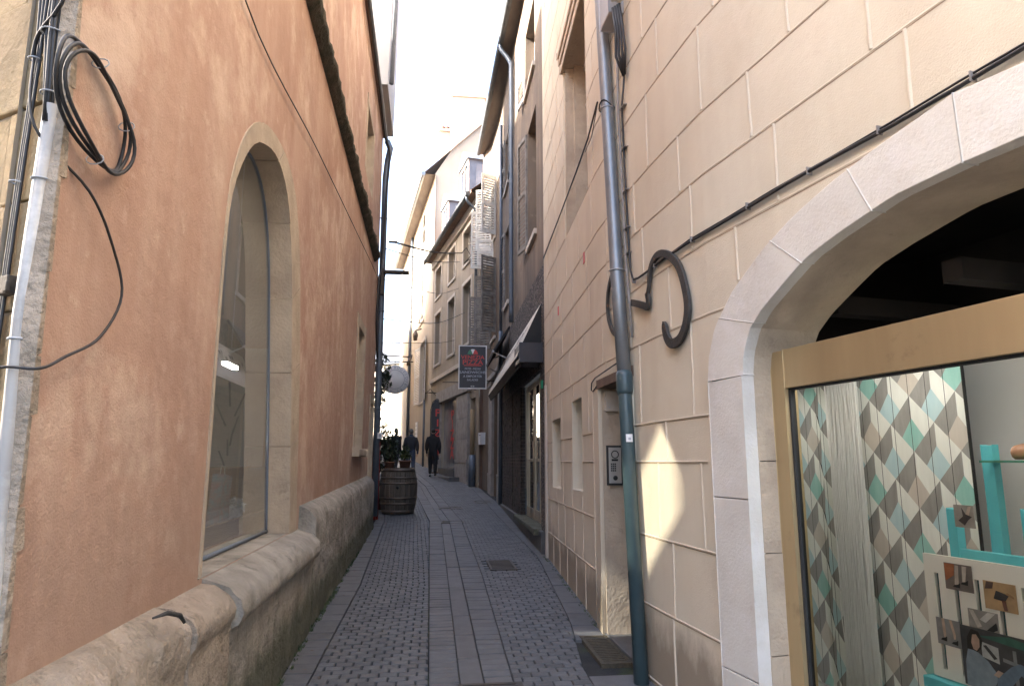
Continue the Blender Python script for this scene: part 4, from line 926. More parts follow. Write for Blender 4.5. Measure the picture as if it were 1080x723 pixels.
fw_ = thing('crumpled_tissue', 'small heap of white flowery tissue on the counter behind the arched window', 'tissue', (-1.75, 6.8, 1.0))
q = MB(); leaves(q, (-1.75, 6.75, 1.12), (.06, .25, .10), 220, .05); q.build('tissue', M['white'], fw_)
lp = thing('ceiling_strip_lamp', 'small lit strip lamp inside the arched window', 'lamp', (-1.8, 6.37, 2.4))
q = MB(); q.box((-1.8, 6.45, 2.41), (.05, .34, .025)); q.build('tube', M['lamp'], lp); q = MB(); q.box((-1.8, 6.45, 2.435), (.07, .38, .02)); q.tube([(-1.8, 6.45, 2.44), (-1.8, 6.45, 5.8)], .006, 6); q.build('fitting', M['white'], lp)
pt = thing('wall_picture', 'tall white panel with a grey branch drawing inside the arched window', 'picture', (-2.4, 8.8, 1.2))
q = MB(); q.box((-2.45, 8.8, 2.0), (.9, .03, 1.9)); q.build('panel', M['white'], pt)
q = MB()
for k in range(7):
    a = random.uniform(-.25, .25); q.tube([(-2.4 + .3 * a, 8.775, 1.5 + .12 * k), (-2.4 + a, 8.775, 1.68 + .14 * k)], .012, 5)
q.build('branch_drawing', M['signgrey'], pt)
bwk = thing('back_wall_of_shop', 'dark door panel in the depth of the shop behind the arched window', 'door panel', (-3.5, 9.4, .9))
q = MB(); q.box((-3.4, 9.5, 1.9), (.7, .05, 2.0)); q.build('panel', M['dark'], bwk)

# stone end wall of the terracotta building at the far left: turns away from the lane at the corner
CN = Vector((-1.08, 2.01)); CD = Vector((-.84, .5426)).normalized(); CO = Vector((-CD.y, CD.x)) * -1 if False else Vector((-.5426, -.84)).normalized()
def EP(s_, z, o=0): p = CN + CD * s_ + CO * o; return Vector((p.x, p.y, z))
q = MB(); random.seed(21); z = -.2; k = 0
while z < 8.2:
    h_ = random.uniform(.26, .40); a = .035 if k % 2 else .02; n = 0
    while a < 1.9:
        l_ = random.uniform(.30, .62) if n else (.42 if k % 2 else .26); e = random.uniform(-.006, .008); g = .004
        q_ = lambda a_, z_, o_: EP(max(a_, .012), z_, o_)
        q.hexa([q_(a + g, z + g, -.02), q_(a + l_ - g, z + g, -.02), q_(a + l_ - g, z + g, e), q_(a + g, z + g, e), q_(a + g, z + h_ - g, -.02), q_(a + l_ - g, z + h_ - g, -.02), q_(a + l_ - g, z + h_ - g, e), q_(a + g, z + h_ - g, e)]); a += l_; n += 1
    z += h_; k += 1
q.build('end_wall_stones', M['stone_block'], pinkb, .006)
EW = Path([tuple(CN), tuple(CN + CD * 8.15)], 1)
eo = [dict(a=2.35, b=4.45, lo=4.1, hi=5.0, d=.2), dict(a=5.35, b=5.80, lo=4.42, hi=4.98, d=.06)]  # window openings added to let sun patches fall on the cream wall and doorway
q = MB(); wall(q, EW, -.3, 8.45, eo, off=-.008); q.build('end_wall', M['stone_tan'], pinkb)
for o_ in eo:
    q = MB()
    for z0_, z1_ in ((o_['lo'], o_['lo'] + .04), (o_['hi'] - .04, o_['hi'])): pbox(q, EW, o_['a'], o_['b'], z0_, z1_, -.16, -.12)
    for t_ in (o_['a'], o_['b'] - .04): pbox(q, EW, t_, t_ + .04, o_['lo'] + .04, o_['hi'] - .04, -.16, -.12)
    wq = q.build('window', M['casing'], pinkb); q = MB(); q.face([EW.P(o_['a'], o_['lo'], -.14), EW.P(o_['b'], o_['lo'], -.14), EW.P(o_['b'], o_['hi'], -.14), EW.P(o_['a'], o_['hi'], -.14)]); q.build('pane', M['glass_dim'], wq)

# rough quoin strip where the render stops
q = MB(); z = .9
while z < 8.2:
    h_ = random.uniform(.10, .3); w_ = random.uniform(.01, .05); q.hexa([(-1.12, 2.005, z), (-1.074, 2.005, z), (-1.074, 2.01 + w_, z + .01), (-1.12, 2.01 + w_, z), (-1.12, 2.005, z + h_), (-1.074, 2.005, z + h_), (-1.074, 2.01 + w_ * .6, z + h_), (-1.12, 2.01 + w_ * .6, z + h_)]); z += h_
q.build('corner_stones', M['stone_rough'], pinkb)
ch_ = thing('sun_block_house', 'unseen pale rendered house added across the side street, left of the viewer, to block sun', 'building', (-9, -3, -.2))
q = MB(); q.hexa([(-12, -14, -1), (-8, -14, -1), (-8, 2.7, -1), (-12, 2.7, -1), (-12, -14, 11.5), (-8, -14, 11.5), (-8, 2.7, 11.5), (-12, 2.7, 11.5)]); q.build('wall', M['pale'], ch_)  # unseen house added to keep direct sun off the near cream wall
q = MB(); q.raw([(-7.7, -14.3, 11.5), (-7.7, 2.75, 11.5), (-12.3, 2.75, 11.5), (-12.3, -14.3, 11.5), (-10, 2.75, 13.5), (-10, -14.3, 13.5)], [(0, 1, 4, 5), (2, 3, 5, 4), (1, 2, 4), (3, 0, 5), (0, 3, 2, 1)]); q.build('roof', M['tile'], ch_)
for yy in (-11, -8, -5, -2, .8):
    for zz in (1.0, 4.2, 7.4):
        q = MB(); q.box((-7.98, yy, zz + .9), (.10, 1.15, 2.0)); wq = q.build('window', M['casing'], ch_); q = MB(); q.box((-7.95, yy, zz + .9), (.08, .95, 1.8)); q.build('pane', M['darkglass'], wq)
q = MB(); q.face([(-8, -14, gz(-14)-.02), (-1.3, -14, gz(-14)-.02), (-1.3, 6, gz(6)-.02), (-8, 6, gz(6)-.02)]); struct(q.build('side_street', M['sett2']))
def FP(y, z, o=.02):     # point of the corner bundle, on the stone end wall
    r_ = -1.04 / y; s_ = (-1.08 - r_ * 2.01) / (.84 + r_ * .5426); f = (-1.08 - .84 * s_) / -1.04; return EP(s_, 1.55 + (z - 1.55) * f, o)
def ringat(q, c, rad, r_, n=14):
    q.tube([(c.x + rad * math.cos(a), c.y + rad * math.sin(a), c.z) for a in [2 * math.pi * k / n for k in range(n)]], r_, 6, closed=True)
cd = thing('white_conduit', 'thick weathered white pipe covering cables at the left corner', 'conduit', tuple(FP(1.9, 1.0)))
q = MB(); q.tube([FP(1.908, 2.52), FP(1.886, 1.93), FP(1.915, 1.2), FP(1.915, .9)], .021, 14); q.build('tube', M['white_pvc'], cd)
for z, r_ in ((2.3, .003), (1.86, .004), (1.60, .003)):
    q = MB(); ringat(q, FP(1.90 if z > 2 else 1.887, z), .023, r_); q.build('band', M['greybox'], cd)
cbn = thing('corner_cables', 'thick bundle of black cables at the top left corner', 'cable', tuple(FP(1.88, 2.6)))
q = MB(); random.seed(5)
for k in range(6):
    dy = random.uniform(-.018, .018); o_ = .02 + random.uniform(0, .02)
    q.tube([FP(1.908 + dy * .5, 2.47, o_), FP(1.895 + dy, 2.58, o_), FP(1.88 + dy * 1.3, 2.70, o_), FP(1.88 + dy, 2.84, o_), FP(1.895 + dy, 3.3, o_), FP(1.90 + dy, 6, o_)], .006, 7)
for k in range(3):
    d = .008 * k; q.tube([FP(1.815 + d, .5), FP(1.80 + d, 1.4), FP(1.79 + d, 1.85), FP(1.80 + d, 2.3), FP(1.81 + d, 2.60), FP(1.795 + d * 2, 2.8), FP(1.80 + d * 2.4, 6)], .0052, 7)
q.tube(spline([FP(1.81, 2.60, .03), FP(1.825, 2.66, .035), FP(1.86, 2.72, .04), FP(1.91, 2.80, .04), FP(1.94, 2.9, .04), FP(1.93, 3.2, .04)]), .006, 7)
q.build('cable', M['black'], cbn)
for (y, z, rad) in ((1.905, 2.55, .024), (1.882, 2.72, .03), (1.817, 2.60, .016), (1.805, 2.25, .016)):
    q = MB(); ringat(q, FP(y, z, .028), rad, .0024); q.build('tie', M['greybox'], cbn)
bxx = thing('cable_clamp', 'small dark metal clamp box on the cables beside the white pipe', 'clamp', tuple(FP(1.82, 1.98)))
FM0 = Matrix(((CD.x, CO.x, 0), (CD.y, CO.y, 0), (0, 0, 1)))
q = MB(); q.box(FP(1.83, 1.985, .03), (.05, .03, .055), 0, FM0, .004); q.build('clamp_box', M['iron'], bxx); q = MB(); q.box(FP(1.85, 1.985, .045), (.02, .012, .03), 0, FM0, .003); q.build('clamp_lug', M['iron'], bxx)
cl = thing('cable_coil', 'coil of spare black cable hanging on the terracotta wall', 'cable coil', (-1.04, 2.1, 2.7))
q = MB(); random.seed(9)
for r_ in range(3):
    pts = []
    for k in range(40):
        a = 2 * math.pi * k / 40; ry = .240 - .010 * r_; rz = .160 - .006 * r_
        yy = 2.135 + ry * .93 * math.cos(a) - .08 * math.sin(a) + .006 * r_; zz = 2.645 + rz * math.sin(a) + .02 * math.cos(a) - .010 * r_
        pts.append((-1.062 + .012 * r_ + .01 * math.sin(3 * a + r_), yy, zz))
    q.tube(pts, .0062, 8, closed=True)
q.build('loops', M['black'], cl)
for a in (.2, 1.3, 4.4):
    q = MB(); yy = 2.14 + .215 * math.cos(a) - .08 * math.sin(a); zz = 2.635 + .155 * math.sin(a) + .02 * math.cos(a); q.tube([(-1.05 + .026 * math.cos(b), yy + .006 * math.sin(b), zz + .02 * math.sin(b)) for b in [2 * math.pi * k / 10 for k in range(10)]], .0022, 5, closed=True)
    q.build('tie', M['greybox'], cl)
q = MB(); q.tube(spline([FP(1.815, 2.60, .03), FP(1.90, 2.44, .055), (-1.05, 2.14, 2.37), (-1.04, 2.30, 2.25), (-1.03, 2.38, 2.10), (-1.04, 2.28, 1.94), (-1.045, 2.1, 1.85), (-1.05, 1.985, 1.80), FP(1.90, 1.785, .06), FP(1.82, 1.745, .07), FP(1.70, 1.69, .06)]), .0045, 7)
tag(q.build('loose_cable', M['black']), 'thin black cable hanging in a loop across the white pipe', 'cable')
q = MB(); q.tube(spline([(-1.0, 2.6, 4.55), (-1.06, 3.6, 4.09), (-1.05, 6.0, 4.35), (-1.05, 9.5, 4.75), (-1.04, 12.9, 5.1), (-1.02, 13.5, 5.0)]), .005, 6)
tag(q.build('thin_wire', M['black']), 'thin black wire sagging along the terracotta wall below the string course', 'cable')
# downpipe at the end of the terracotta building with eave cables
bp = thing('blue_downpipe', 'blue-grey downpipe at the far corner of the terracotta building', 'downpipe', (-1.0, 13.93, .4))
q = MB(); q.tube([(-.99, 14.0, 8.36), (-.92, 14.02, 8.2), (-.97, 14.02, 7.9), (-1.0, 13.98, 7.5), (-1.0, 13.96, 3.0), (-1.0, 13.96, .5)], .065, 14); q.build('pipe', M['bluepipe'], bp)
q = MB()
for z in (6.6, 4.6, 2.6): q.tube([(-1.0 + .07 * math.cos(a), 13.96 + .07 * math.sin(a), z) for a in [2 * math.pi * k / 16 for k in range(16)]], .012, 6, closed=True)
q.build('collar', M['bluepipe'], bp)
q = MB(); q.tube(spline([(-1.02, 5, 8.3), (-1.0, 8.5, 8.28), (-1.0, 10.5, 8.24), (-1.0, 12, 8.28), (-1.0, 13.4, 8.18), (-.92, 13.9, 8.0), (-.96, 13.85, 7.0), (-1.0, 13.8, 5.6), (-1.02, 13.4, 5.1), (-1.03, 13.3, 4.2), (-1.02, 13.75, 3.6)]), .02, 7)
tag(q.build('eave_cable', M['black']), 'black cable running under the eave and down beside the blue downpipe', 'cable')
ba = thing('street_lamp_arm', 'flat black street light on an arm fixed by the blue downpipe', 'street lamp', (-1, 13.9, 5.3))
q = MB(); q.box((-.70, 13.85, 5.40), (.52, .16, .06), 0, None, .012); q.build('lamp_head', M['iron'], ba)
q = MB(); q.box((-.98, 13.86, 5.2), (.06, .10, .55)); q.tube([(-1.0, 13.85, 5.0), (-.93, 13.85, 5.38)], .02, 8); q.build('bracket', M['iron'], ba)
# street sign panel of letter (small enamel plate near the door)
pl = thing('number_plate', 'small white plate on the blue downpipe above the red post', 'plate', (-.93, 13.88, 2.05))
q = MB(); q.box((-.93, 13.87, 2.06), (.10, .01, .12)); q.build('plate', M['signwhite'], pl); q = MB(); q.box((-.93, 13.862, 2.06), (.05, .004, .06)); q.build('mark', M['signgrey'], pl)
rp = thing('red_post', 'red painted panel post at the corner behind the barrel', 'post', (-1.06, 14.4, .4))
q = MB(); q.box((-1.10, 14.35, 1.2), (.22, .10, 1.6), 0, None, .01); q.tube([(-.97, 14.35, .4), (-.97, 14.35, 1.9), (-1.0, 14.35, 2.0), (-1.06, 14.35, 2.02)], .025, 8); q.build('post_panel', M['red'], rp)

# ------------------------------------------------------------------ right: stained building with dark shop front
b2 = thing('stained_building', 'old stained ochre building with dark shop front beyond the cream one', 'building', (1.75, 15, .3))
y2 = B2.tY
Z2 = lambda t: 10.55 + (t) * .078
ops2 = [dict(a=y2(10.25), b=y2(12.9), lo=.55, hi=2.95, d=.35, noreveal=True), dict(a=y2(18.0), b=y2(19.4), lo=.55, hi=lambda t: 3.1 + math.sqrt(max(0, 1 - ((t - y2(18.7)) / .705) ** 2)) * .55, d=.3),
        dict(a=y2(10.9), b=y2(12.0), lo=5.4, hi=7.7, d=.25), dict(a=y2(11.0), b=y2(12.3), lo=8.55, hi=9.9, d=.25), dict(a=y2(15.6), b=y2(16.5), lo=5.3, hi=7.2, d=.25), dict(a=y2(15.6), b=y2(16.5), lo=8.3, hi=9.7, d=.25),
        dict(a=y2(19.2), b=y2(20.2), lo=5.1, hi=7.2, d=.25), dict(a=y2(19.2), b=y2(20.2), lo=8.1, hi=9.9, d=.25)]
mb = MB(); wall(mb, B2, -.3, lambda t: Z2(t) + .3, ops2, step=.7)
mb.face([(1.75, 9.82, 0), (9, 9.82, 0), (9, 9.82, 13), (1.75, 9.82, 10.6)])
mb.face([(1.69, 21.58, 0), (9, 21.58, 0), (9, 21.58, 14), (1.69, 21.58, 11.2)]); mb.build('wall', M['stain'], b2)
zl = lambda y: 11.0 + .078 * (y - 12.0)
rf = MB(); rf.face([(1.54, 9.85, zl(9.85) + .1), (1.54, 21.6, zl(21.6) + .1), (9, 21.5, 14.5), (9, 9.8, 14.2)]); rf.build('roof', M['tile'], b2); rf = MB(); [rf.face([(1.56, ya_, zl(ya_)), (1.56, yb_, zl(yb_)), (2.0, yb_, zl(yb_) + .05), (2.0, ya_, zl(ya_) + .05)]) for ya_, yb_ in ((9.85, 14), (14, 18), (18, 21.6))]; rf.build('soffit', M['soffit'], b2)
q = MB(); q.tube([(1.52, y_, zl(y_) + .03) for y_ in (9.9, 14, 18, 21.6)], .07, 12); gto = q.build('gutter', M['gutterdark'], b2)
q = MB(); ty = y2(14.3); q.tube(spline([(1.52, 14.5, zl(14.5)), (1.53, 14.5, zl(14.5) - .15), (1.72, 14.4, zl(14.5) - .5), B2.P(ty, 10.2, .08), B2.P(ty, 7, .08), B2.P(ty, 4.5, .08)]), .05, 12); q.build('downpipe', M['bluepipe'], b2); q = MB()
q.tube([B2.P(y2(16.9), 4.8, .08), B2.P(y2(16.9), .5, .08)], .05, 12); q.tube([B2.P(y2(16.9), 10.4, .08), B2.P(y2(16.9), 4.8, .08)], .04, 12); q.build('downpipe', M['bluepipe'], b2)
for (a, b, z0_, z1_) in ((10.9, 12.0, 5.4, 7.7), (11.0, 12.3, 8.55, 9.9), (15.6, 16.5, 5.3, 7.2), (15.6, 16.5, 8.3, 9.7), (19.2, 20.2, 5.1, 7.2), (19.2, 20.2, 8.1, 9.9)):
    window(b2, B2, y2(a) + .02, y2(b) - .02, z0_ + .02, z1_ - .02, .22, .05, 1, 2, 'casing', 'darkglass', casing=None)
# shutters: near windows folded along the wall, far ones standing out into the lane
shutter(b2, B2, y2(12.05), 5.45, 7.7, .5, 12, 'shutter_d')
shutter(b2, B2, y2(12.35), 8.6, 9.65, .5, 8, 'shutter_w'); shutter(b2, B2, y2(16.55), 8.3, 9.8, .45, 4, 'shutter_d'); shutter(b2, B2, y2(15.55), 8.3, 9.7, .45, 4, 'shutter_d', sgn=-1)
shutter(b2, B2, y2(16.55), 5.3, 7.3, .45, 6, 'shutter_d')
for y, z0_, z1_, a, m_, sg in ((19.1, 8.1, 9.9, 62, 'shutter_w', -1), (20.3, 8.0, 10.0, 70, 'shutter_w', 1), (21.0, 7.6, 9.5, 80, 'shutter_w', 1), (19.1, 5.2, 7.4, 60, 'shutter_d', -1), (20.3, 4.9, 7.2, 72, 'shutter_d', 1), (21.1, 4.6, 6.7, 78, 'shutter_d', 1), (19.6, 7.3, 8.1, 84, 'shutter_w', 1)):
    shutter(b2, B2, y2(y), z0_, z1_, .5, a, m_, sgn=sg)  # upper far shutters paler, lower darker: sunlit and shaded tones put into the colour
# pebble-dash fascia and dark brick piers
q = MB(); pbox(q, B2, y2(9.84), y2(15.0), 2.95, 4.5, -.02, .05); pbox(q, B2, y2(9.84), y2(10.25), .4, 2.95, -.12, .05); q.build('pebbledash_fascia', M['pebble'], b2)
random.seed(3)
for (a, b) in ((12.92, 14.3), (14.42, 16.6)):
    q = MB(); z = .45
    while z < 2.95:
        t = y2(a)
        while t < y2(b):
            t1 = min(t + .22, y2(b)); pbox(q, B2, t + .004, t1 - .004, z, z + .06, -.05, .04 + random.uniform(0, .012), 0, 0); t = t1
        z += .068
    q.build('brick_pier', M['dkbrick'], b2)
q = MB(); pbox(q, B2, y2(9.86), y2(16.6), .0, .56, -.05, .10); q.build('plinth', M['sett2'], b2, .01)
q = MB(); pbox(q, B2, y2(10.2), y2(13.0), .50, .575, -.36, .16); q.build('doorstep', M['stone_grey'], b2, .01)
# shop door: brass frames, one glass split bright and dark to imitate its reflection
q = MB(); a, b = y2(10.26), y2(12.88); o0, o1 = -.09, -.068
for t, w_ in ((a, .07), (a + .85, .06), (a + 1.42, .10), (a + 1.60, .06), (b - .34, .06), (b - .07, .07)): pbox(q, B2, t, t + w_, .575, 2.93, o0, o1)
pbox(q, B2, a + .07, b - .07, 2.83, 2.93, o0, o1 - .004); pbox(q, B2, a + .07, b - .07, .575, .75, o0, o1 - .004); pbox(q, B2, a + 1.0, b - .1, 1.55, 1.60, o0, o1 - .006)
sd_ = q.build('shop_door', M['brass2'], b2, .004)
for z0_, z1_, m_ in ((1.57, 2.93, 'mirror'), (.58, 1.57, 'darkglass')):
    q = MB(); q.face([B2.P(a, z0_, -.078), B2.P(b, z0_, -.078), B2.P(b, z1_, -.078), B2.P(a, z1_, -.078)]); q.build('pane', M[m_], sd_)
q = MB(); q.tube([B2.P(a + 1.5, 1.2, -.04), B2.P(a + 1.5, 1.9, -.04)], .010, 8); q.build('handle', M['brass2'], sd_)
# sloping sign canopy
q = MB()
def can(t): return [B2.P(t, 3.95, .05), B2.P(t, 3.32, .05), B2.P(t, 2.98, .36), B2.P(t, 3.12, .42), B2.P(t, 3.20, .40)]
ta_, tb_ = y2(10.1), y2(16.4); A1, A2 = can(ta_), can(tb_)
q.raw(A1 + A2, [(0, 1, 2, 3, 4), (9, 8, 7, 6, 5), (0, 5, 6, 1), (1, 6, 7, 2), (2, 7, 8, 3)], 0); q.raw([A1[0], A1[4], A2[4], A2[0]], [(0, 1, 2, 3)], 1); q.raw([A1[3], A1[4], A2[4], A2[3]], [(0, 1, 2, 3)], 1)
cn = q.build('sign_canopy', [M['gasket'], M['signcream']], b2)
q = MB(); pbox(q, B2, ta_ - .14, ta_ + .5, 3.02, 3.30, .05, .40); q.build('canopy_end_box', M['signblack'], b2, .008)
q = MB(); rnd = random.Random(4); t = ta_ + .7
while t < tb_ - .3:
    w_ = rnd.uniform(.10, .20); k0, k1 = rnd.uniform(.30, .38), rnd.uniform(.62, .8)
    for (u0, u1, v0, v1) in ((0, .25, k0, k1), (.25, 1, k1 - .1, k1), (.7, 1, k0, k1))[:rnd.choice((2, 3))]:
        def cp(t_, v): 
            p0 = B2.P(t_, 3.20, .40); p1 = B2.P(t_, 3.95, .05); p = p0 + (p1 - p0) * v; return p + Vector((-.006, 0, .004))
        q.face([cp(t + w_ * u0, v0), cp(t + w_ * u1, v0), cp(t + w_ * u1, v1), cp(t + w_ * u0, v1)])
    t += w_ + rnd.uniform(.04, .3)
q.build('lettering', M['wood_dark'], cn)
# dark folded awning beyond
aw = thing('folded_awning', 'dark folded fabric awning above the sign canopy', 'awning', B2.P(y2(16.5), 4, .1))
q = MB(); q.raw([B2.P(y2(14.9), 4.55, .06), B2.P(y2(17.6), 4.5, .06), B2.P(y2(17.6), 3.95, .42), B2.P(y2(14.9), 4.0, .42), B2.P(y2(14.9), 4.5, .04), B2.P(y2(17.6), 4.45, .04), B2.P(y2(17.6), 3.9, .40), B2.P(y2(14.9), 3.95, .40)], [(0, 1, 2, 3), (7, 6, 5, 4), (0, 3, 7, 4), (1, 5, 6, 2), (3, 2, 6, 7), (0, 4, 5, 1)]); q.build('fabric', M['coat'], aw)
q = MB(); q.tube([B2.P(y2(14.9), 3.97, .42), B2.P(y2(17.6), 3.92, .42)], .03, 8)
for y in (15.0, 17.5): q.tube([B2.P(y2(y), 3.97, .42), B2.P(y2(y), 3.8, .05)], .015, 6)
q.build('arms', M['greybox'], aw)
# pale stone pier and arched door
for (a, b) in ((17.05, 17.95), (19.45, 20.3)):
    q = MB()
    for z0_, z1_ in ((.5, 1.15), (1.155, 1.22), (1.225, 1.9), (1.905, 2.6), (2.605, 3.3), (3.305, 3.7), (3.705, 3.85)):
        e = .03 if z0_ in (1.155, 3.705) else (.02 if z0_ == .5 else 0); pbox(q, B2, y2(a) - e, y2(b) + e, z0_, z1_, -.04, .06 + e)
    q.build('stone_pier', M['pier'], b2, .01)
q = MB(); pbox(q, B2, y2(18.0), y2(19.4), .55, 3.7, -.30, -.25); dd = q.build('door', M['wood_dark'], b2); q = MB(); q.tube([B2.P(y2(18.2), 1.6, -.25), B2.P(y2(18.2), 1.6, -.2)], .03, 8); q.build('handle', M['brass2'], dd)
q = MB(); pbox(q, B2, y2(17.0), y2(20.4), 3.86, 4.0, -.02, .13); q.build('cornice', M['pier'], b2, .01)
hp = thing('house_number', 'small white number plate on the pale stone pier', 'plate', B2.P(y2(17.3), 2.45, .065)); 
q = MB(); pbox(q, B2, y2(17.25), y2(17.55), 2.36, 2.56, .061, .07, 0, 0); q.build('plate', M['signwhite'], hp); fr3 = B2.frame(y2(17.4)); text('11', .15, B2.P(y2(17.4), 2.46, .072), Matrix((-fr3.col[0], Vector((0, 0, 1)), fr3.col[1])).transposed(), 'gasket', hp)
mx = thing('mail_box', 'white letter box on the wall beside the two-tone pipe', 'letter box', B2.P(y2(21.0), 2.1, .05))
q = MB(); pbox(q, B2, y2(21.05), y2(21.32), 2.08, 2.42, 0, .14, 0, 0); q.build('casing', M['signwhite'], mx, .015); q = MB(); pbox(q, B2, y2(21.09), y2(21.28), 2.34, 2.36, .14, .145, 0, 0); q.build('slot', M['gasket'], mx)
tp = thing('two_tone_pipe', 'ochre pipe with a grey foot beside the shop window', 'downpipe', (1.42, 21.9, .8))
q = MB(); q.tube([(1.42, 21.9, 1.75), (1.42, 21.9, 3.2)], .07, 12); q.build('upper_pipe', mat('ochre_pipe', (.36, .26, .15), (.3, .22, .13)), tp); q = MB(); q.tube([(1.42, 21.9, .7), (1.42, 21.9, 1.76)], .11, 12); q.build('lower_pipe', M['bluepipe'], tp)
# white board strip at the end of the cream wall
q = MB(); pbox(q, RW, RW.tY(9.50), RW.tY(9.62), .26, 2.62, .001, .03, 0, 0); tag(q.build('white_board', M['casing']), 'tall thin white board fixed on end where cream wall meets dark shop', 'board')
gr = thing('green_cross_light', 'tiny green lamp beside the shop door', 'lamp', B2.P(y2(10.0), 2.7, .06)); q = MB(); pbox(q, B2, y2(9.95), y2(10.03), 2.62, 2.74, .051, .08, 0, 0); q.build('lens', mat('green_plastic', (.02, .25, .12), (.02, .2, .1)), gr); q = MB(); pbox(q, B2, y2(9.93), y2(10.05), 2.60, 2.76, .045, .052, 0, 0); q.build('base', M['gasket'], gr)

# ------------------------------------------------------------------ right: ochre building (six cased windows), shop at street level
b3 = thing('ochre_building', 'ochre building with six pale cased windows, gutter and two dormers', 'building', (1, 25, .8))
wn = []
for t0, t1 in ((1.15, 2.45), (3.75, 5.05), (6.45, 7.8)):
    wn += [(t0, t1, 5.55, 7.75), (t0, t1, 8.45, 9.75)]
ops3 = [dict(a=a, b=b, lo=c_, hi=d_, d=.25) for a, b, c_, d_ in wn] + [dict(a=3.05, b=5.9, lo=1.3, hi=3.85, d=.35), dict(a=.45, b=1.1, lo=1.0, hi=3.6, d=.3)]
mb = MB(); wall(mb, B3, .3, 10.35, ops3, step=1); mb.build('wall', M['b3'], b3)
for a, b, c_, d_ in wn: window(b3, B3, a + .02, b - .02, c_ + .02, d_ - .02, .22, .07, 1, 2, 'casing', 'paleglass', casing=.12)
rf = MB(); P_ = lambda t, z, o: B3.P(t, z, o)
rf.face([P_(-.1, 10.4, .35), P_(8.5, 10.4, .35), P_(8.5, 13.6, -3.6), P_(-.1, 13.6, -3.6)]); rf.face([P_(-.1, 10.3, .35), P_(8.5, 10.3, .35), P_(8.5, 10.3, 0), P_(-.1, 10.3, 0)]); rf.face([P_(-.1, 10.3, .35), P_(8.5, 10.3, .35), P_(8.5, 10.4, .35), P_(-.1, 10.4, .35)]); rf.face([P_(-.1, 13.6, -3.6), P_(8.5, 13.6, -3.6), P_(8.5, 10.4, -8), P_(-.1, 10.4, -8)]); rf.face([P_(-.1, .3, 0), P_(-.1, 10.4, 0), P_(-.1, 13.6, -3.6), P_(-.1, 10.4, -8), P_(-.1, .3, -8)])
rf.build('roof', M['tile'], b3)
q = MB(); q.tube([P_(.05, 10.32, .42), P_(8.4, 10.28, .42)], .08, 10); q.build('gutter', M['gutterdark'], b3); q = MB(); q.tube(spline([P_(.25, 10.28, .42), P_(.25, 10.1, .38), P_(.25, 9.8, .1), P_(.25, 9.3, .08)]) + [P_(.25, 3.8, .08)], .05, 10); q.build('downpipe', M['bluepipe'], b3)
q = MB(); pbox(q, B3, 0, 8.4, 4.85, 5.0, 0, .09); q.build('string_course', M['casing'], b3); q = MB(); pbox(q, B3, 0, 8.4, 9.95, 10.3, 0, .10); q.build('eave_moulding', M['casing'], b3)
def dormer(t, w_, z0_, h_, o0):
    q = MB(); a, b = t - w_ / 2, t + w_ / 2; L = 2.6
    pbox(q, B3, a, b, z0_, z0_ + h_, o0 - L, o0, 0, 0); body = q.build('dormer', M['zincpaint'], b3)  # paint darkened so the sunlit sides read as shaded
    g = MB(); A = [P_(a - .12, z0_ + h_, o0 + .12), P_(b + .12, z0_ + h_, o0 + .12), P_(t, z0_ + h_ + .55, o0 + .12)]; g.prism(A, P_(t, 0, o0 - L) - P_(t, 0, o0)); g.build('roof', M['zincpaint'], body, .02)
    k = MB(); pbox(k, B3, a + .12, b - .12, z0_ + .2, z0_ + h_ - .08, o0 - .02, o0 + .012, 0, 0); k.build('pane', M['darkglass'], body)
    f = MB()
    for x0_, x1_ in ((a, a + .12), (b - .12, b), (t - .03, t + .03)): pbox(f, B3, x0_, x1_, z0_ + .1, z0_ + h_, o0, o0 + .04, 0, 0)
    pbox(f, B3, a, b, z0_ + h_ - .1, z0_ + h_, o0 + .001, o0 + .045, 0, 0); f.build('frame', M['casing'], body)
    s_ = MB(); s_.face([P_(a - .006, z0_ + .7, o0 - .25), P_(a - .006, z0_ + .7, o0 - .75), P_(a - .006, z0_ + h_ - .15, o0 - .75), P_(a - .006, z0_ + h_ - .15, o0 - .25)]); s_.build('side_pane', M['paleglass'], body)
dormer(2.95, 1.3, 10.45, 2.15, -.15); dormer(6.5, 1.3, 10.45, 1.85, -.15)
# ground floor shop of ochre building
q = MB()
for t0, t1 in ((1.15, 2.95), (5.95, 6.5)):
    for z0_, z1_ in ((.6, 1.5), (1.505, 1.62), (1.625, 2.3), (2.305, 3.0), (3.005, 3.8)):
        e = .04 if z0_ in (1.505,) else (.03 if z0_ == .6 else 0); pbox(q, B3, t0 - e + .03, t1 + e - .03, z0_, z1_, -.3, .08 + e)
pbox(q, B3, 1.0, 6.6, 3.86, 4.3, -.02, .12); q.build('shop_pilasters', M['pier'], b3, .01)
q = MB(); pbox(q, B3, 3.05, 5.9, .8, 1.3, -.3, .12); pbox(q, B3, 2.2, 6.0, .6, 1.02, .0, .45); q.build('shop_step', M['sett2'], b3, .01)
q = MB(); pbox(q, B3, 3.07, 5.88, 1.31, 3.84, -.11, -.08); sg = q.build('shop_window', M['paleglass'], b3)
frB3 = B3.frame(4.2); TM = Matrix((-frB3.col[0], Vector((0, 0, 1)), frB3.col[1])).transposed()
for k, ch in enumerate('PIZZA'): text(ch, .50, B3.P(4.3, 3.25 - k * .36, -.074), TM, 'signred', sg, sx=1.9)
q = MB(); pbox(q, B3, .47, 1.08, 1.0, 3.58, -.28, -.24); q.build('side_door', M['zincpaint'], b3)
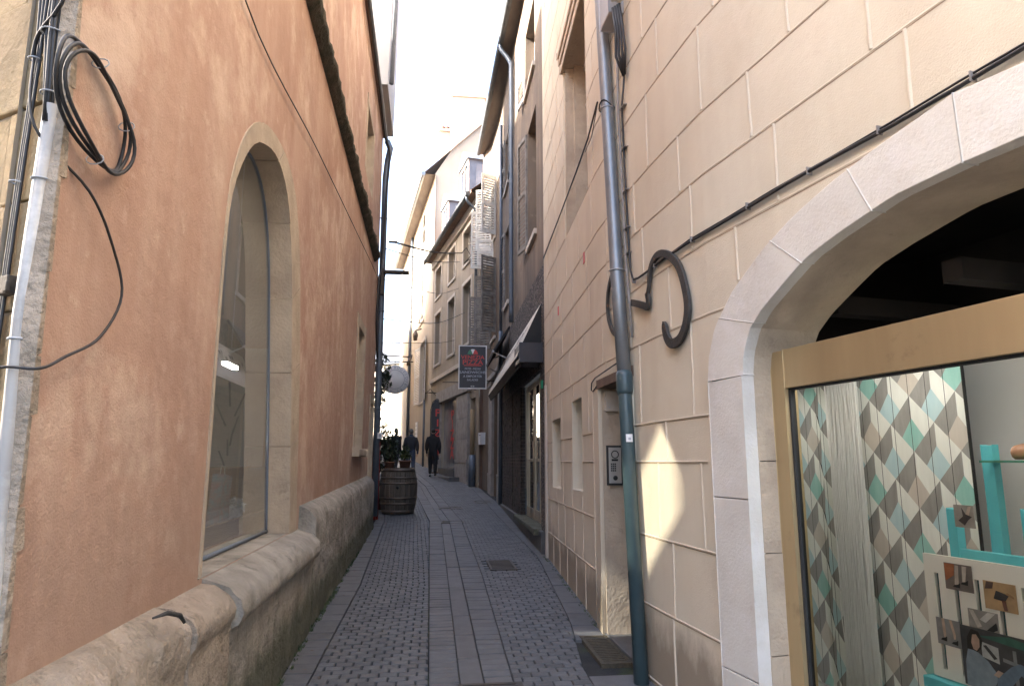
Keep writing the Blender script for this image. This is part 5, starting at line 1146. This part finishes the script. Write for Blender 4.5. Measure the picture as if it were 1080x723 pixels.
# wrought bracket above banner
q = MB(); q.tube([P_(7.0, 4.35, .02), P_(7.0, 4.35, .5)], .02, 6); q.tube([P_(7.0, 4.2, .02), P_(7.0, 4.5, .3), P_(7.0, 4.3, .5)], .015, 6); tag(q.build('iron_bracket', M['iron']), 'small wrought iron bracket above the dark feather banner', 'bracket')
# feather banner
fb = thing('feather_banner', 'dark feather banner with red vertical lettering outside the shop', 'banner', (.38, 27.4, 1.1))
q = MB(); out_ = [(-.26, 1.45), (.26, 1.45), (.26, 3.3), (.2, 3.75), (.08, 3.98), (-.1, 3.98), (-.22, 3.8), (-.26, 3.5)]; q.prism([(.40 + u, 27.4, z) for u, z in out_], (0, .02, 0)); q.build('cloth', M['signblack'], fb)
q = MB(); q.tube([(.12, 27.42, 1.12), (.12, 27.42, 3.6), (.2, 27.42, 3.9), (.35, 27.42, 4.02), (.55, 27.42, 3.95), (.67, 27.42, 3.7)], .015, 6); q.lathe([(.001, 0), (.22, 0), (.2, .05), (.001, .06)], (.3, 27.42, 1.1), 16); q.build('pole', M['iron'], fb)
FM = Matrix(((1, 0, 0), (0, 0, -1), (0, 1, 0)))
for k, ch in enumerate('PIZZA'): text(ch, .40, (.40, 27.393, 3.45 - k * .40), FM, 'signred', fb, sx=1.15)
# hanging sign
hs = thing('hanging_sign', 'black hanging shop sign with red arched lettering and Italian flag', 'sign', (1.1, 17, 3.9))
q = MB(); q.box((1.095, 17.0, 3.885), (.66, .05, 1.05)); q.build('panel', M['signblack'], hs)
q = MB(); 
for c_, d_ in (((.755, 17, 3.885), (.024, .07, 1.10)), ((1.435, 17, 3.885), (.024, .07, 1.10)), ((1.095, 17, 4.42), (.66, .07, .024)), ((1.095, 17, 3.35), (.66, .07, .024))): q.box(c_, d_)
q.build('frame', M['signwhite'], hs)
q = MB(); q.tube([(1.44, 17, 4.05), (1.76, 17, 4.18)], .014, 6); q.tube([(.75, 17, 3.5), (.35, 17, 3.5)], .01, 6); q.tube([(1.44, 17, 3.55), (1.76, 17, 3.55)], .014, 6); q.build('bracket', M['iron'], hs)
text('VENEZIA', .135, (1.095, 16.972, 4.13), FM, 'signred', hs, sx=1.1); text('PIZZA', .17, (1.095, 16.972, 4.0), FM, 'signred', hs, sx=1.12)
q = MB(); q.box((1.095, 16.9735, 3.925), (.44, .002, .02)); q.build('underline', M['signred'], hs)
for k, (s, z_, w_) in enumerate((('PATES - PIZZAS', 3.84, .9), ('SANDWICHS', 3.75, 1.3), ('A EMPORTER', 3.65, 1.0), ('SALADES', 3.56, 1.0))): text(s, (.065, .088, .08, .07)[k], (1.095, 16.972, z_), FM, 'signgrey', hs, sx=w_)
text('05 55', .04, (1.095, 16.972, 3.40), FM, 'signwhite', hs)
q = MB()
def arc(a0, a1, mi):
    n = 8; pts = [(1.095, 16.9725, 4.21)] + [(1.095 + .13 * math.cos(a), 16.9725, 4.21 + .13 * math.sin(a)) for a in [a0 + (a1 - a0) * k / n for k in range(n + 1)]]; q.face(pts, mi)
arc(R(0), R(68), 2); arc(R(68), R(112), 1); arc(R(112), R(180), 0); q.build('flag', [M['signgreen'], M['signwhite'], M['signred']], hs)

# ------------------------------------------------------------------ tall pale building at the end
b4 = thing('tall_pale_building', 'tall pale ochre building with rounded corner closing the lane', 'building', (-.5, 35, 1.5))
ops4 = [dict(a=a, b=b, lo=c_, hi=d_, d=.2) for a, b, c_, d_ in ((2.2, 4.4, 4.3, 7.3), (3.2, 5.2, 8.4, 11.3), (3.2, 4.8, 12.3, 14.0))]
mb = MB(); wall(mb, B4, .8, 14.55, ops4, step=2)
mb.face([(.12, 29.85, 1), (9, 31, 1), (9, 31, 20), (4.5, 30.4, 22), (.12, 29.85, 14.6)]); mb.build('wall', M['b4'], b4)
rf = MB(); rf.face([B4.P(0, 14.6, .5), B4.P(B4.T[1] + .5, 14.6, .5), (2.5, 47, 19.5), (4.5, 30.3, 19.5)]); sf4 = MB(); sf4.face([B4.P(0, 14.5, .5), B4.P(B4.T[1] + .5, 14.5, .5), B4.P(B4.T[1] + .5, 14.5, 0), B4.P(0, 14.5, 0)]); sf4.build('soffit', M['soffit'], b4); rf.face([B4.P(B4.T[1] + .5, 14.6, .5), (2.5, 47, 19.5), (6, 47.2, 14.6)]); rf.build('roof', M['tile'], b4)
q = MB(); q.tube([B4.P(0, 14.52, .56), B4.P(B4.T[1] + .4, 14.5, .56)], .10, 10); q.build('gutter', M['zinc'], b4)
q = MB(); q.tube([B4.P(8.9, 14.4, .1), B4.P(8.9, 1.5, .1)], .085, 10); q.build('downpipe', M['bluepipe'], b4); q = MB(); q.tube([B4.P(1.6, 4.3, .1), B4.P(1.6, 1.3, .1)], .05, 8); q.build('downpipe', M['bluepipe'], b4)
window(b4, B4, 2.25, 4.35, 4.35, 7.25, .18, .08, 1, 3, 'casing', 'darkglass', casing=.16)
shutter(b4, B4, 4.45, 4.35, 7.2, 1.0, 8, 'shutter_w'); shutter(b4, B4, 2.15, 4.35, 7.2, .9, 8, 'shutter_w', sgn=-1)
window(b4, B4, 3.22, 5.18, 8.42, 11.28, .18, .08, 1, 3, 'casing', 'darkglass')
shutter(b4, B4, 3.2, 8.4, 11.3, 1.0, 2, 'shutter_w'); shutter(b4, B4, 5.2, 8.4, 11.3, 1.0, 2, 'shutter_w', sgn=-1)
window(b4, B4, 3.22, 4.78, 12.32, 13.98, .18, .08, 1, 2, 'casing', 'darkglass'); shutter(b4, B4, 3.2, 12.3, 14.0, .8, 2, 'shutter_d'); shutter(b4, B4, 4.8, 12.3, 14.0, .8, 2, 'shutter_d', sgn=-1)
def chimney(label, x, y, w_, d_, z0_, z1_, m_):
    t = thing('chimney', label, 'chimney', (x, y, z0_), 'chimneys on the far roofs'); q = MB(); q.box((x, y, (z0_ + z1_) / 2), (w_, d_, z1_ - z0_)); q.build('stack', M[m_], t, .02)
    q = MB(); q.box((x, y, z1_ + .07), (w_ + .16, d_ + .16, .14)); q.build('cap', M['casing'], t, .02)
    q = MB()
    for k in range(3): q.lathe([(.11, 0), (.13, .3), (.10, .32), (.09, 0)], (x - w_ * .3 + k * w_ * .3, y, z1_ + .13), 12)
    q.build('pots', M['terracotta'], t)
chimney('broad tall white chimney stack above the dormers', 1.75, 33.0, 1.7, 1.0, 13.0, 20.0, 'pale')
chimney('slim grey chimney behind the far dormer', .72, 35.5, .75, .7, 14.0, 19.4, 'b4')
chimney('small low chimney on the far roof edge', -.35, 38.5, .5, .5, 15.5, 17.6, 'b4')

# left beyond the corner: pale building with projecting upper storey
lb = thing('white_building', 'overexposed pale building rising behind the terracotta one', 'building', (-3, 18, .5))
q = MB(); q.hexa([(-9, 14.02, .2), (-3.4, 14.02, .2), (-3.4, 32, .2), (-9, 32, .2), (-9, 14.02, 12.6), (-3.4, 14.02, 12.6), (-3.4, 32, 12.6), (-9, 32, 12.6)]); q.hexa([(-9, 32.02, .2), (-3.45, 32.02, .2), (-3.45, 44, .2), (-9, 44, .2), (-9, 32.02, 10.2), (-3.45, 32.02, 10.2), (-3.45, 44, 10.2), (-9, 44, 10.2)])  # unseen lower blocks, length and height shaped to shade the far facades
q.hexa([(-5, 14.03, 9.7), (-1.02, 14.03, 9.7), (-1.02, 16.5, 9.7), (-5, 16.5, 9.7), (-5, 14.03, 19.0), (-.86, 14.03, 19.0), (-.86, 16.5, 19.0), (-5, 16.5, 19.0)]); q.build('wall', M['pale'], lb)
q = MB(); q.tube([(-.94, 14.0, 9.7), (-.76, 14.0, 19.0)], .05, 8); q.build('downpipe', M['zinc'], lb)
q = MB(); q.box((-6.2, 23.3, 12.72), (5.8, 17.6, .2)); q.box((-6.2, 38.1, 10.32), (5.8, 11.9, .2)); q.box((-2.9, 15.4, 19.1), (4.6, 2.6, .2)); q.build('roof', M['tile'], lb)
pb2 = thing('plaza_building', 'bright sunlit stone building across the square at the end of the lane', 'building', (-8, 78, 3.5))
PD = Vector((-.82, .572, 0)); PN = Vector((-.572, -.82, 0)); PO = Vector((-2.2, 75, 0))
def PP(a, z, o=0): v = PO + PD * a + PN * o; return (v.x, v.y, z)
def pbx(q, a0, a1, z0_, z1_, o0, o1): q.hexa([PP(a0, z0_, o0), PP(a0, z0_, o1), PP(a1, z0_, o1), PP(a1, z0_, o0), PP(a0, z1_, o0), PP(a0, z1_, o1), PP(a1, z1_, o1), PP(a1, z1_, o0)])
q = MB(); pbx(q, 0, 32, 3, 12.2, -10, 0); q.build('wall', M['pale'], pb2)
q = MB(); q.raw([PP(-.3, 12.2, .4), PP(32, 12.2, .4), PP(32, 12.2, -10), PP(-.3, 12.2, -10), PP(2, 16, -5), PP(30, 16, -5)], [(0, 1, 5, 4), (1, 2, 5), (2, 3, 4, 5), (3, 0, 4)]); q.build('roof', M['slate'], pb2)
for a_ in (1.0, 2.6, 4.2, 6.5, 9, 12, 15, 18):
    for z0_ in (5.2, 8.6):
        q = MB(); pbx(q, a_, a_ + .8, z0_, z0_ + 1.8, -.02, .06); wq = q.build('window', M['casing'], pb2); q = MB(); pbx(q, a_ + .1, a_ + .7, z0_ + .08, z0_ + 1.72, .0, .08); q.build('pane', M['darkglass'], wq)

# ------------------------------------------------------------------ round sign, wires, lamp bracket
rsn = thing('round_sign', 'round white sign with a ring of lettering hanging from a bracket on the left', 'sign', (-.97, 20, 3.9))
q = MB(); RMx = Matrix.Rotation(R(90), 3, 'X'); q.lathe([(.001, -.03), (.41, -.03), (.42, 0), (.41, .03), (.001, .03)], (-.97, 20, 3.9), 36, 0, RMx); q.build('disc', M['signwhite'], rsn)
q = MB(); q.lathe([(.27, 0), (.27, .004), (.285, .004), (.285, 0)], (-.97, 19.967, 3.9), 36, 0, RMx); q.build('ring_line', M['signgrey'], rsn)
for k in range(22):
    a = 2 * math.pi * k / 22
    Lm = FM @ Matrix.Rotation(-a, 3, 'Z'); text('BOUTIQUE ET ATELIER  . '[k % 22], .10, (-.97 + .345 * math.sin(a), 19.966, 3.9 + .345 * math.cos(a)), Lm, 'signgrey', rsn) if 'BOUTIQUE ET ATELIER  . '[k % 22] != ' ' else None
q = MB(); q.tube([(-1.6, 20, 4.42), (-.45, 20, 4.42)], .015, 6); q.tube([(-.97, 20, 4.3), (-.97, 20, 4.42)], .01, 6); q.tube([(-.62, 20, 4.42), (-.62, 20, 4.30)], .01, 6); q.tube([(-.75, 20, 4.42), (-.75, 20, 4.5)], .01, 6); q.tube([(-1.6, 20, 4.7), (-1.1, 20, 4.42)], .012, 6); q.build('bracket', M['iron'], rsn)
ws_ = thing('wall_post', 'slim dark post carrying the round sign', 'post', (-1.62, 20, .66)); q = MB(); q.tube([(-1.62, 20, .6), (-1.62, 20, 4.9)], .04, 8); q.build('shaft', M['iron'], ws_); q = MB(); q.box((-1.62, 20, .7), (.2, .2, .12)); q.build('base', M['iron'], ws_)
def wire(label, pts, r=.012):
    q = MB(); q.tube(spline(pts), r, 5); return tag(q.build('overhead_wire', M['black']), label, 'wire', 'wires strung across the lane')
wire('thick sagging wire with insulator crossing the lane highest', [(-.78, 14.0, 6.1), (0.1, 17.5, 7.0), (1.0, 21.5, 8.25)], .022)
wire('lower loose wire just under the thick crossing wire', [(-.95, 14.0, 5.95), (0.0, 17.5, 6.75), (.95, 22, 8.1)], .010)
wire('thin wire crossing the lane at lamp height', [(-1.0, 14.0, 5.3), (.2, 20, 6.5), (1.0, 23.6, 7.6)], .008)
wire('thin wire crossing in front of the closed pale shutter', [(-1.0, 14.0, 4.45), (.2, 20, 5.6), (1.2, 23, 6.6)], .010)
wire('lowest thin wire crossing before the tall pale building', [(-1.0, 14.0, 3.95), (.2, 20, 5.0), (.9, 24, 5.8)], .008)
q = MB(); q.tube([(1.0, 21.5, 8.25), (1.15, 21.7, 8.5), (1.3, 21.6, 8.2), (1.1, 21.8, 8.0), (1.35, 22.2, 8.3)], .02, 6); q.box((-.80, 14.0, 6.1), (.18, .04, .04)); tag(q.build('wire_anchor', M['iron']), 'twisted anchor iron at the end of the thick wire by the shutters', 'wire anchor')
wl = thing('wall_light', 'small wall light on a dark arm on the tall pale building', 'wall light', B4.P(8.5, 7.3, .1))
q = MB(); q.tube([B4.P(8.5, 7.3, .0), B4.P(8.5, 7.35, 1.6)], .035, 6); q.build('arm', M['iron'], wl); q = MB(); q.tube([B4.P(8.3, 7.4, .0), B4.P(8.3, 7.0, .2), B4.P(8.3, 6.8, .2)], [.05, .09, .12], 8); q.build('lamp_head', M['iron'], wl)
sq = thing('wall_lantern', 'small dark lantern below the closed pale shutter', 'wall light', B4.P(4.0, 7.9, .1))
q = MB(); q.tube([B4.P(4.2, 8.1, .0), B4.P(4.2, 8.0, .3)], .03, 6); q.build('arm', M['iron'], sq); q = MB(); q.tube([B4.P(4.2, 8.0, .3), B4.P(4.2, 7.8, .3), B4.P(4.2, 7.5, .3)], [.05, .14, .09], 8); q.build('lantern', M['hoop'], sq)
wn_ = thing('notice_board', 'small white notice on the tall pale building beside the passers-by', 'notice', B4.P(5, 3, .05)); q = MB(); pbox(q, B4, 4.8, 5.5, 2.4, 3.5, .01, .05, 0, 0); q.build('board', M['signwhite'], wn_); q = MB(); 
for z in (2.7, 2.9, 3.1, 3.3): pbox(q, B4, 4.9, 5.4, z, z + .05, .05, .053, 0, 0)
q.build('text_lines', M['signgrey'], wn_)

# ------------------------------------------------------------------ barrel with plants
br = thing('wine_barrel', 'old oak barrel standing upright by the left wall and used as plant stand', 'barrel', (-.60, 15.4, .45))
zb = gz(15.4); H = .97
prof = [(.335 + .075 * (1 - ((k / 12 - .5) * 2) ** 2), zb + H * k / 12) for k in range(13)]
q = MB(); nst = 22
for s in range(nst):
    a0, a1 = 2 * math.pi * (s + .03) / nst, 2 * math.pi * (s + .97) / nst; vs = []
    for r_, z in prof:
        for a in (a0, (a0 + a1) / 2, a1): vs.append((-.60 + r_ * math.cos(a), 15.4 + r_ * math.sin(a), z))
        for a in (a1, a0): vs.append((-.60 + (r_ - .025) * math.cos(a), 15.4 + (r_ - .025) * math.sin(a), z))
    n = len(prof); q.raw(vs, [(i * 5 + j, i * 5 + (j + 1) % 5, (i + 1) * 5 + (j + 1) % 5, (i + 1) * 5 + j) for i in range(n - 1) for j in range(5)] + [(0, 1, 2, 3, 4), tuple((n - 1) * 5 + j for j in (4, 3, 2, 1, 0))])
q.build('staves', M['barrelwood'], br)
rb = lambda f: .335 + .075 * (1 - ((f - .5) * 2) ** 2)
for f0, f1 in ((.02, .085), (.20, .245), (.32, .365), (.64, .685), (.76, .805), (.915, .98)):
    q = MB(); q.lathe([(rb(f0) - .01, zb + H * f0), (rb(f0) + .006, zb + H * f0), (rb(f1) + .006, zb + H * f1), (rb(f1) - .01, zb + H * f1)], (-.60, 15.4, 0), 32); q.build('hoop', M['hoop'], br)
q = MB(); q.lathe([(.001, zb + H - .04), (.325, zb + H - .04)], (-.60, 15.4, 0), 24); q.build('head', M['barrelwood'], br)
q = MB(); q.lathe([(.001, .0), (.03, 0), (.03, .015), (.001, .015)], (-.60 + .0, 15.4 - .412, zb + .56), 12, 0, RMx); q.build('bung', M['gasket'], br)
def pot_plant(label, x, y, z, r, h, lr, n, ls, m_='leaf', stems=5):
    t = thing('potted_plant', label, 'potted plant', (x, y, z), 'plants at the barrel'); q = MB(); q.lathe([(.001, 0), (r * .75, 0), (r, h), (r * 1.08, h), (r * 1.08, h * .85), (r * .98, h * .85)], (x, y, z), 20); q.lathe([(.001, h * .9), (r, h * .9)], (x, y, z), 20); q.build('pot', M['terracotta'], t)
    q = MB(); s = MB()
    for k in range(stems):
        a = random.uniform(0, 6.28); d = random.uniform(.2, .8); tip = (x + lr[0] * d * math.cos(a), y + lr[1] * d * math.sin(a), z + h + lr[2] * random.uniform(.7, 1.9)); s.tube([(x, y, z + h * .8), ((x + tip[0]) / 2, (y + tip[1]) / 2, z + h + lr[2] * .6), tip], [.008, .006, .003], 5)
        leaves(q, tip, (lr[0] * .5, lr[1] * .5, lr[2] * .5), n // stems, ls)
    leaves(q, (x, y, z + h + lr[2] * .8), lr, n, ls); q.build('foliage', M[m_], t); s.build('stems', M['stem'], t)
random.seed(11)
pot_plant('bushy dark green plant in a terracotta pot on the left of the barrel top', -.80, 15.35, zb + H - .04, .11, .17, (.19, .19, .30), 240, .05, 'leaf2')
pot_plant('low plant in a terracotta pot on the right of the barrel top', -.47, 15.36, zb + H - .04, .13, .20, (.15, .15, .16), 160, .045)
pot_plant('tall upright plant in a pot standing on the ground behind the barrel', -.95, 16.2, gz(16.2), .2, .35, (.26, .26, .75), 420, .07, 'leaf2', 9)
# hanging foliage near the round sign
tr = thing('climbing_plant', 'dark green foliage hanging beside the round sign at the corner', 'climbing plant', (-1.15, 16.2, 1))
q = MB(); random.seed(2)
for c_, r_, n in (((-1.08, 16.0, 3.75), (.20, .2, .30), 260), ((-1.05, 16.0, 3.35), (.22, .2, .25), 260), ((-1.0, 16.0, 3.5), (.15, .15, .12), 90), ((-1.12, 16.0, 3.0), (.17, .2, .2), 160), ((-1.18, 16, 2.75), (.12, .15, .25), 100), ((-1.2, 16.1, 4.1), (.14, .14, .2), 80)): leaves(q, c_, r_, n, .06)
q.build('foliage', M['leaf2'], tr)
q = MB(); q.tube([(-1.25, 16.2, .45), (-1.22, 16.15, 1.5), (-1.2, 16.1, 2.6), (-1.1, 16, 3.4), (-1.1, 16, 4.0)], [.035, .03, .022, .015, .006], 7)
for k in range(8): q.tube([(-1.15, 16.05, 2.6 + .18 * k), (-1.05 + random.uniform(-.2, .2), 16.0, 2.8 + .18 * k)], .006, 5)
q.build('trunk', M['bark'], tr)

# ------------------------------------------------------------------ passers-by
def skin_body(name, joints, edges, mat_, parent, sub=2, root=0):
    off = wloc(parent); me = bpy.data.meshes.new(name); me.from_pydata([tuple(Vector(j[0]) - off) for j in joints], edges, [])
    o = bpy.data.objects.new(name, me); col.objects.link(o); o.parent = parent
    sk = o.modifiers.new('skin', 'SKIN'); sk.use_smooth_shade = True; ly = me.skin_vertices[0].data if me.skin_vertices else None
    if ly is None:
        bm_ = bmesh.new(); bm_.from_mesh(me); bm_.verts.layers.skin.verify(); bm_.to_mesh(me); bm_.free(); ly = me.skin_vertices[0].data
    for k, j in enumerate(joints):
        r = j[1]; ly[k].radius = r if isinstance(r, tuple) else (r, r)
    ly[root].use_root = True
    s = o.modifiers.new('sub', 'SUBSURF'); s.levels = sub; s.render_levels = sub
    me.materials.append(mat_); return o
def person(label, x, y, face, H=1.75, top='coat', legs='coat', hair='hair2', stride=.18, coat_len=.0, group=None):
    """walking figure; face = direction angle of walking (radians, 0=+Y)"""
    z = gz(y); t = thing('person', label, 'person', (x, y, z), 'people walking up the lane')
    c, s = math.cos(face), math.sin(face); k = H / 1.75
    def W(lx, ly, lz): return (x + (lx * c + ly * s) * k, y + (-lx * s + ly * c) * k, z + lz * k)
    J = [(W(0, 0, .95), (.155 * k, .115 * k)), (W(0, .0, 1.15), (.15 * k, .11 * k)), (W(0, .01, 1.36), (.19 * k, .115 * k)), (W(0, .0, 1.46), (.10 * k, .08 * k)), (W(0, .02, 1.54), .055 * k), (W(0, .03, 1.60), .07 * k),
         (W(-.19, 0, 1.40), .07 * k), (W(-.235, -.04, 1.14), .055 * k), (W(-.23, .06, .92), .042 * k), (W(-.225, .10, .84), .035 * k),
         (W(.19, 0, 1.40), .07 * k), (W(.25, -.05, 1.14), .055 * k), (W(.25, -.02, .92), .042 * k), (W(.25, .01, .84), .035 * k),
         (W(-.09, stride * .25, .86), .105 * k), (W(-.095, stride * .7, .50), .082 * k), (W(-.095, stride * .9, .10), .062 * k),
         (W(.09, -stride * .2, .86), .105 * k), (W(.095, -stride * .3, .50), .082 * k), (W(.095, -stride * 1.2, .12), .062 * k)]
    E = [(0, 1), (1, 2), (2, 3), (3, 4), (4, 5), (2, 6), (6, 7), (7, 8), (8, 9), (2, 10), (10, 11), (11, 12), (12, 13), (0, 14), (14, 15), (15, 16), (0, 17), (17, 18), (18, 19)]
    skin_body('body', J, E, M[legs], t)
    def ell(name, cc, rad, m_, n=16, tilt=None):
        q = MB(); pr = [(max(.0005, math.sin(math.pi * i / 12)) , -math.cos(math.pi * i / 12)) for i in range(13)]
        i0 = len(q.v); q.lathe(pr, (0, 0, 0), n); q.v = [W(cc[0] + v[0] * rad[0], cc[1] + v[1] * rad[1], cc[2] + v[2] * rad[2]) for v in q.v]; return q.build(name, M[m_], t)
    ell('head', (0, .03, 1.645), (.073, .09, .11), 'skin'); hr = ell('hair', (0, .008, 1.672), (.083, .092, .10), hair)
    q = MB(); q.box(W(0, .13, 1.63), (.025 * k, .025 * k, .03 * k)); q.build('nose', M['skin'], t)
    for sx in (-1, 1): ell('ear', (sx * .077, .03, 1.64), (.012, .02, .03), 'skin', 8)
    # jacket as its own shell
    JJ = [(W(0, 0, .86 - coat_len), (.185 * k, .14 * k)), (W(0, 0, 1.10), (.18 * k, .14 * k)), (W(0, .005, 1.34), (.215 * k, .145 * k)), (W(0, 0, 1.47), (.12 * k, .10 * k)),
          (W(-.185, 0, 1.40), .085 * k), (W(-.235, -.04, 1.14), .075 * k), (W(-.23, .05, .94), .062 * k), (W(.185, 0, 1.40), .085 * k), (W(.235, -.05, 1.14), .075 * k), (W(.235, -.03, .94), .062 * k)]
    skin_body('jacket', JJ, [(0, 1), (1, 2), (2, 3), (2, 4), (4, 5), (5, 6), (2, 7), (7, 8), (8, 9)], M[top], t)
    for sx, ly in ((-1, stride * .9), (1, -stride * 1.2)):
        ell('shoe', (sx * .10, ly + .06, .05 + (.04 if sx > 0 else 0)), (.048, .13, .05), 'shoe', 12)
        # hand: palm, four fingers and thumb
    for sx, hy in ((-1, .13), (1, .015)):
        h0 = (sx * .228, hy - .01, .83); q = MB(); q.tube([W(h0[0], h0[1], .84), W(h0[0], h0[1] + .005, .80), W(h0[0], h0[1] + .01, .765)], [.026 * k, .035 * k, .03 * k], 8)
        for f in range(4):
            fy = -.024 + .016 * f; q.tube([W(h0[0], h0[1] + .01 + fy, .77), W(h0[0] - sx * .006, h0[1] + .015 + fy, .735), W(h0[0] - sx * .018, h0[1] + .015 + fy, .705 + (.012 if f in (0, 3) else 0))], [.009 * k, .008 * k, .006 * k], 6)
        q.tube([W(h0[0], h0[1] + .03, .80), W(h0[0] - sx * .01, h0[1] + .055, .77), W(h0[0] - sx * .012, h0[1] + .06, .745)], [.011 * k, .009 * k, .007 * k], 6); q.build('hand', M['skin'], t)
    return t
person('person walking away alone in a dark hooded coat and black trousers', .22, 25.5, .05, 1.74, 'coat', 'coat', 'hair2', .10, .02)
person('person in a dark jacket and blue jeans walking away behind the barrel', -.58, 25.4, -.1, 1.72, 'coat2', 'jeans', 'hair', .12)
person('person in dark clothes partly hidden by the plants on the barrel', -1.22, 27.5, .6, 1.72, 'coat', 'coat', 'hair2', .12)


# ------------------------------------------------------------------ moss and weeds along the foot of the walls
q = MB(); random.seed(31)
for k in range(150):
    y = random.choice((random.uniform(4.8, 13), random.gauss(6.6, .5), random.gauss(7.4, .3), random.gauss(9.8, .4))); x = -.925 - .006 * max(0, y - 5) + random.uniform(-.01, .03)
    n = random.randint(3, 9); hh = random.uniform(.008, .045)
    for _ in range(n):
        a = random.uniform(0, 6.28); dx, dy = math.cos(a) * hh * .7, math.sin(a) * hh * .7; w_ = .004
        px, py = x + random.uniform(-.015, .015), y + random.uniform(-.03, .03); z = gz(py)
        q.face([(px - w_, py, z), (px + w_, py, z), (px + dx, py + dy, z + hh)])
for k in range(60):
    y = random.uniform(5.9, 9.6); x = interp([(5.77, 1.475), (9.78, 1.66)], y) - random.uniform(.0, .03); hh = random.uniform(.006, .022)
    for _ in range(5):
        a = random.uniform(0, 6.28); px, py = x + random.uniform(-.01, .01), y + random.uniform(-.03, .03); z = gz(py); q.face([(px - .003, py, z), (px + .003, py, z), (px + math.cos(a) * hh, py + math.sin(a) * hh, z + hh)])
tag(q.build('weeds', M['leaf']), 'tiny tufts of moss and weeds along the foot of both walls', 'weeds', kind='stuff')
q = MB()
for k in range(26):
    y = random.uniform(4.8, 13); x = random.choice((random.uniform(-.9, -.75), random.uniform(-.7, 1.2))); a = random.uniform(0, 6.28); s_ = random.uniform(.008, .02); z = gz(y) + .006
    q.face([(x + s_ * math.cos(a + b), y + s_ * math.sin(a + b) * .6, z + (.003 if b else 0)) for b in (0, 1.6, 3.1, 4.7)])
tag(q.build('litter', M['lintelwood']), 'small brown leaf scraps scattered on the paving', 'litter', kind='stuff')
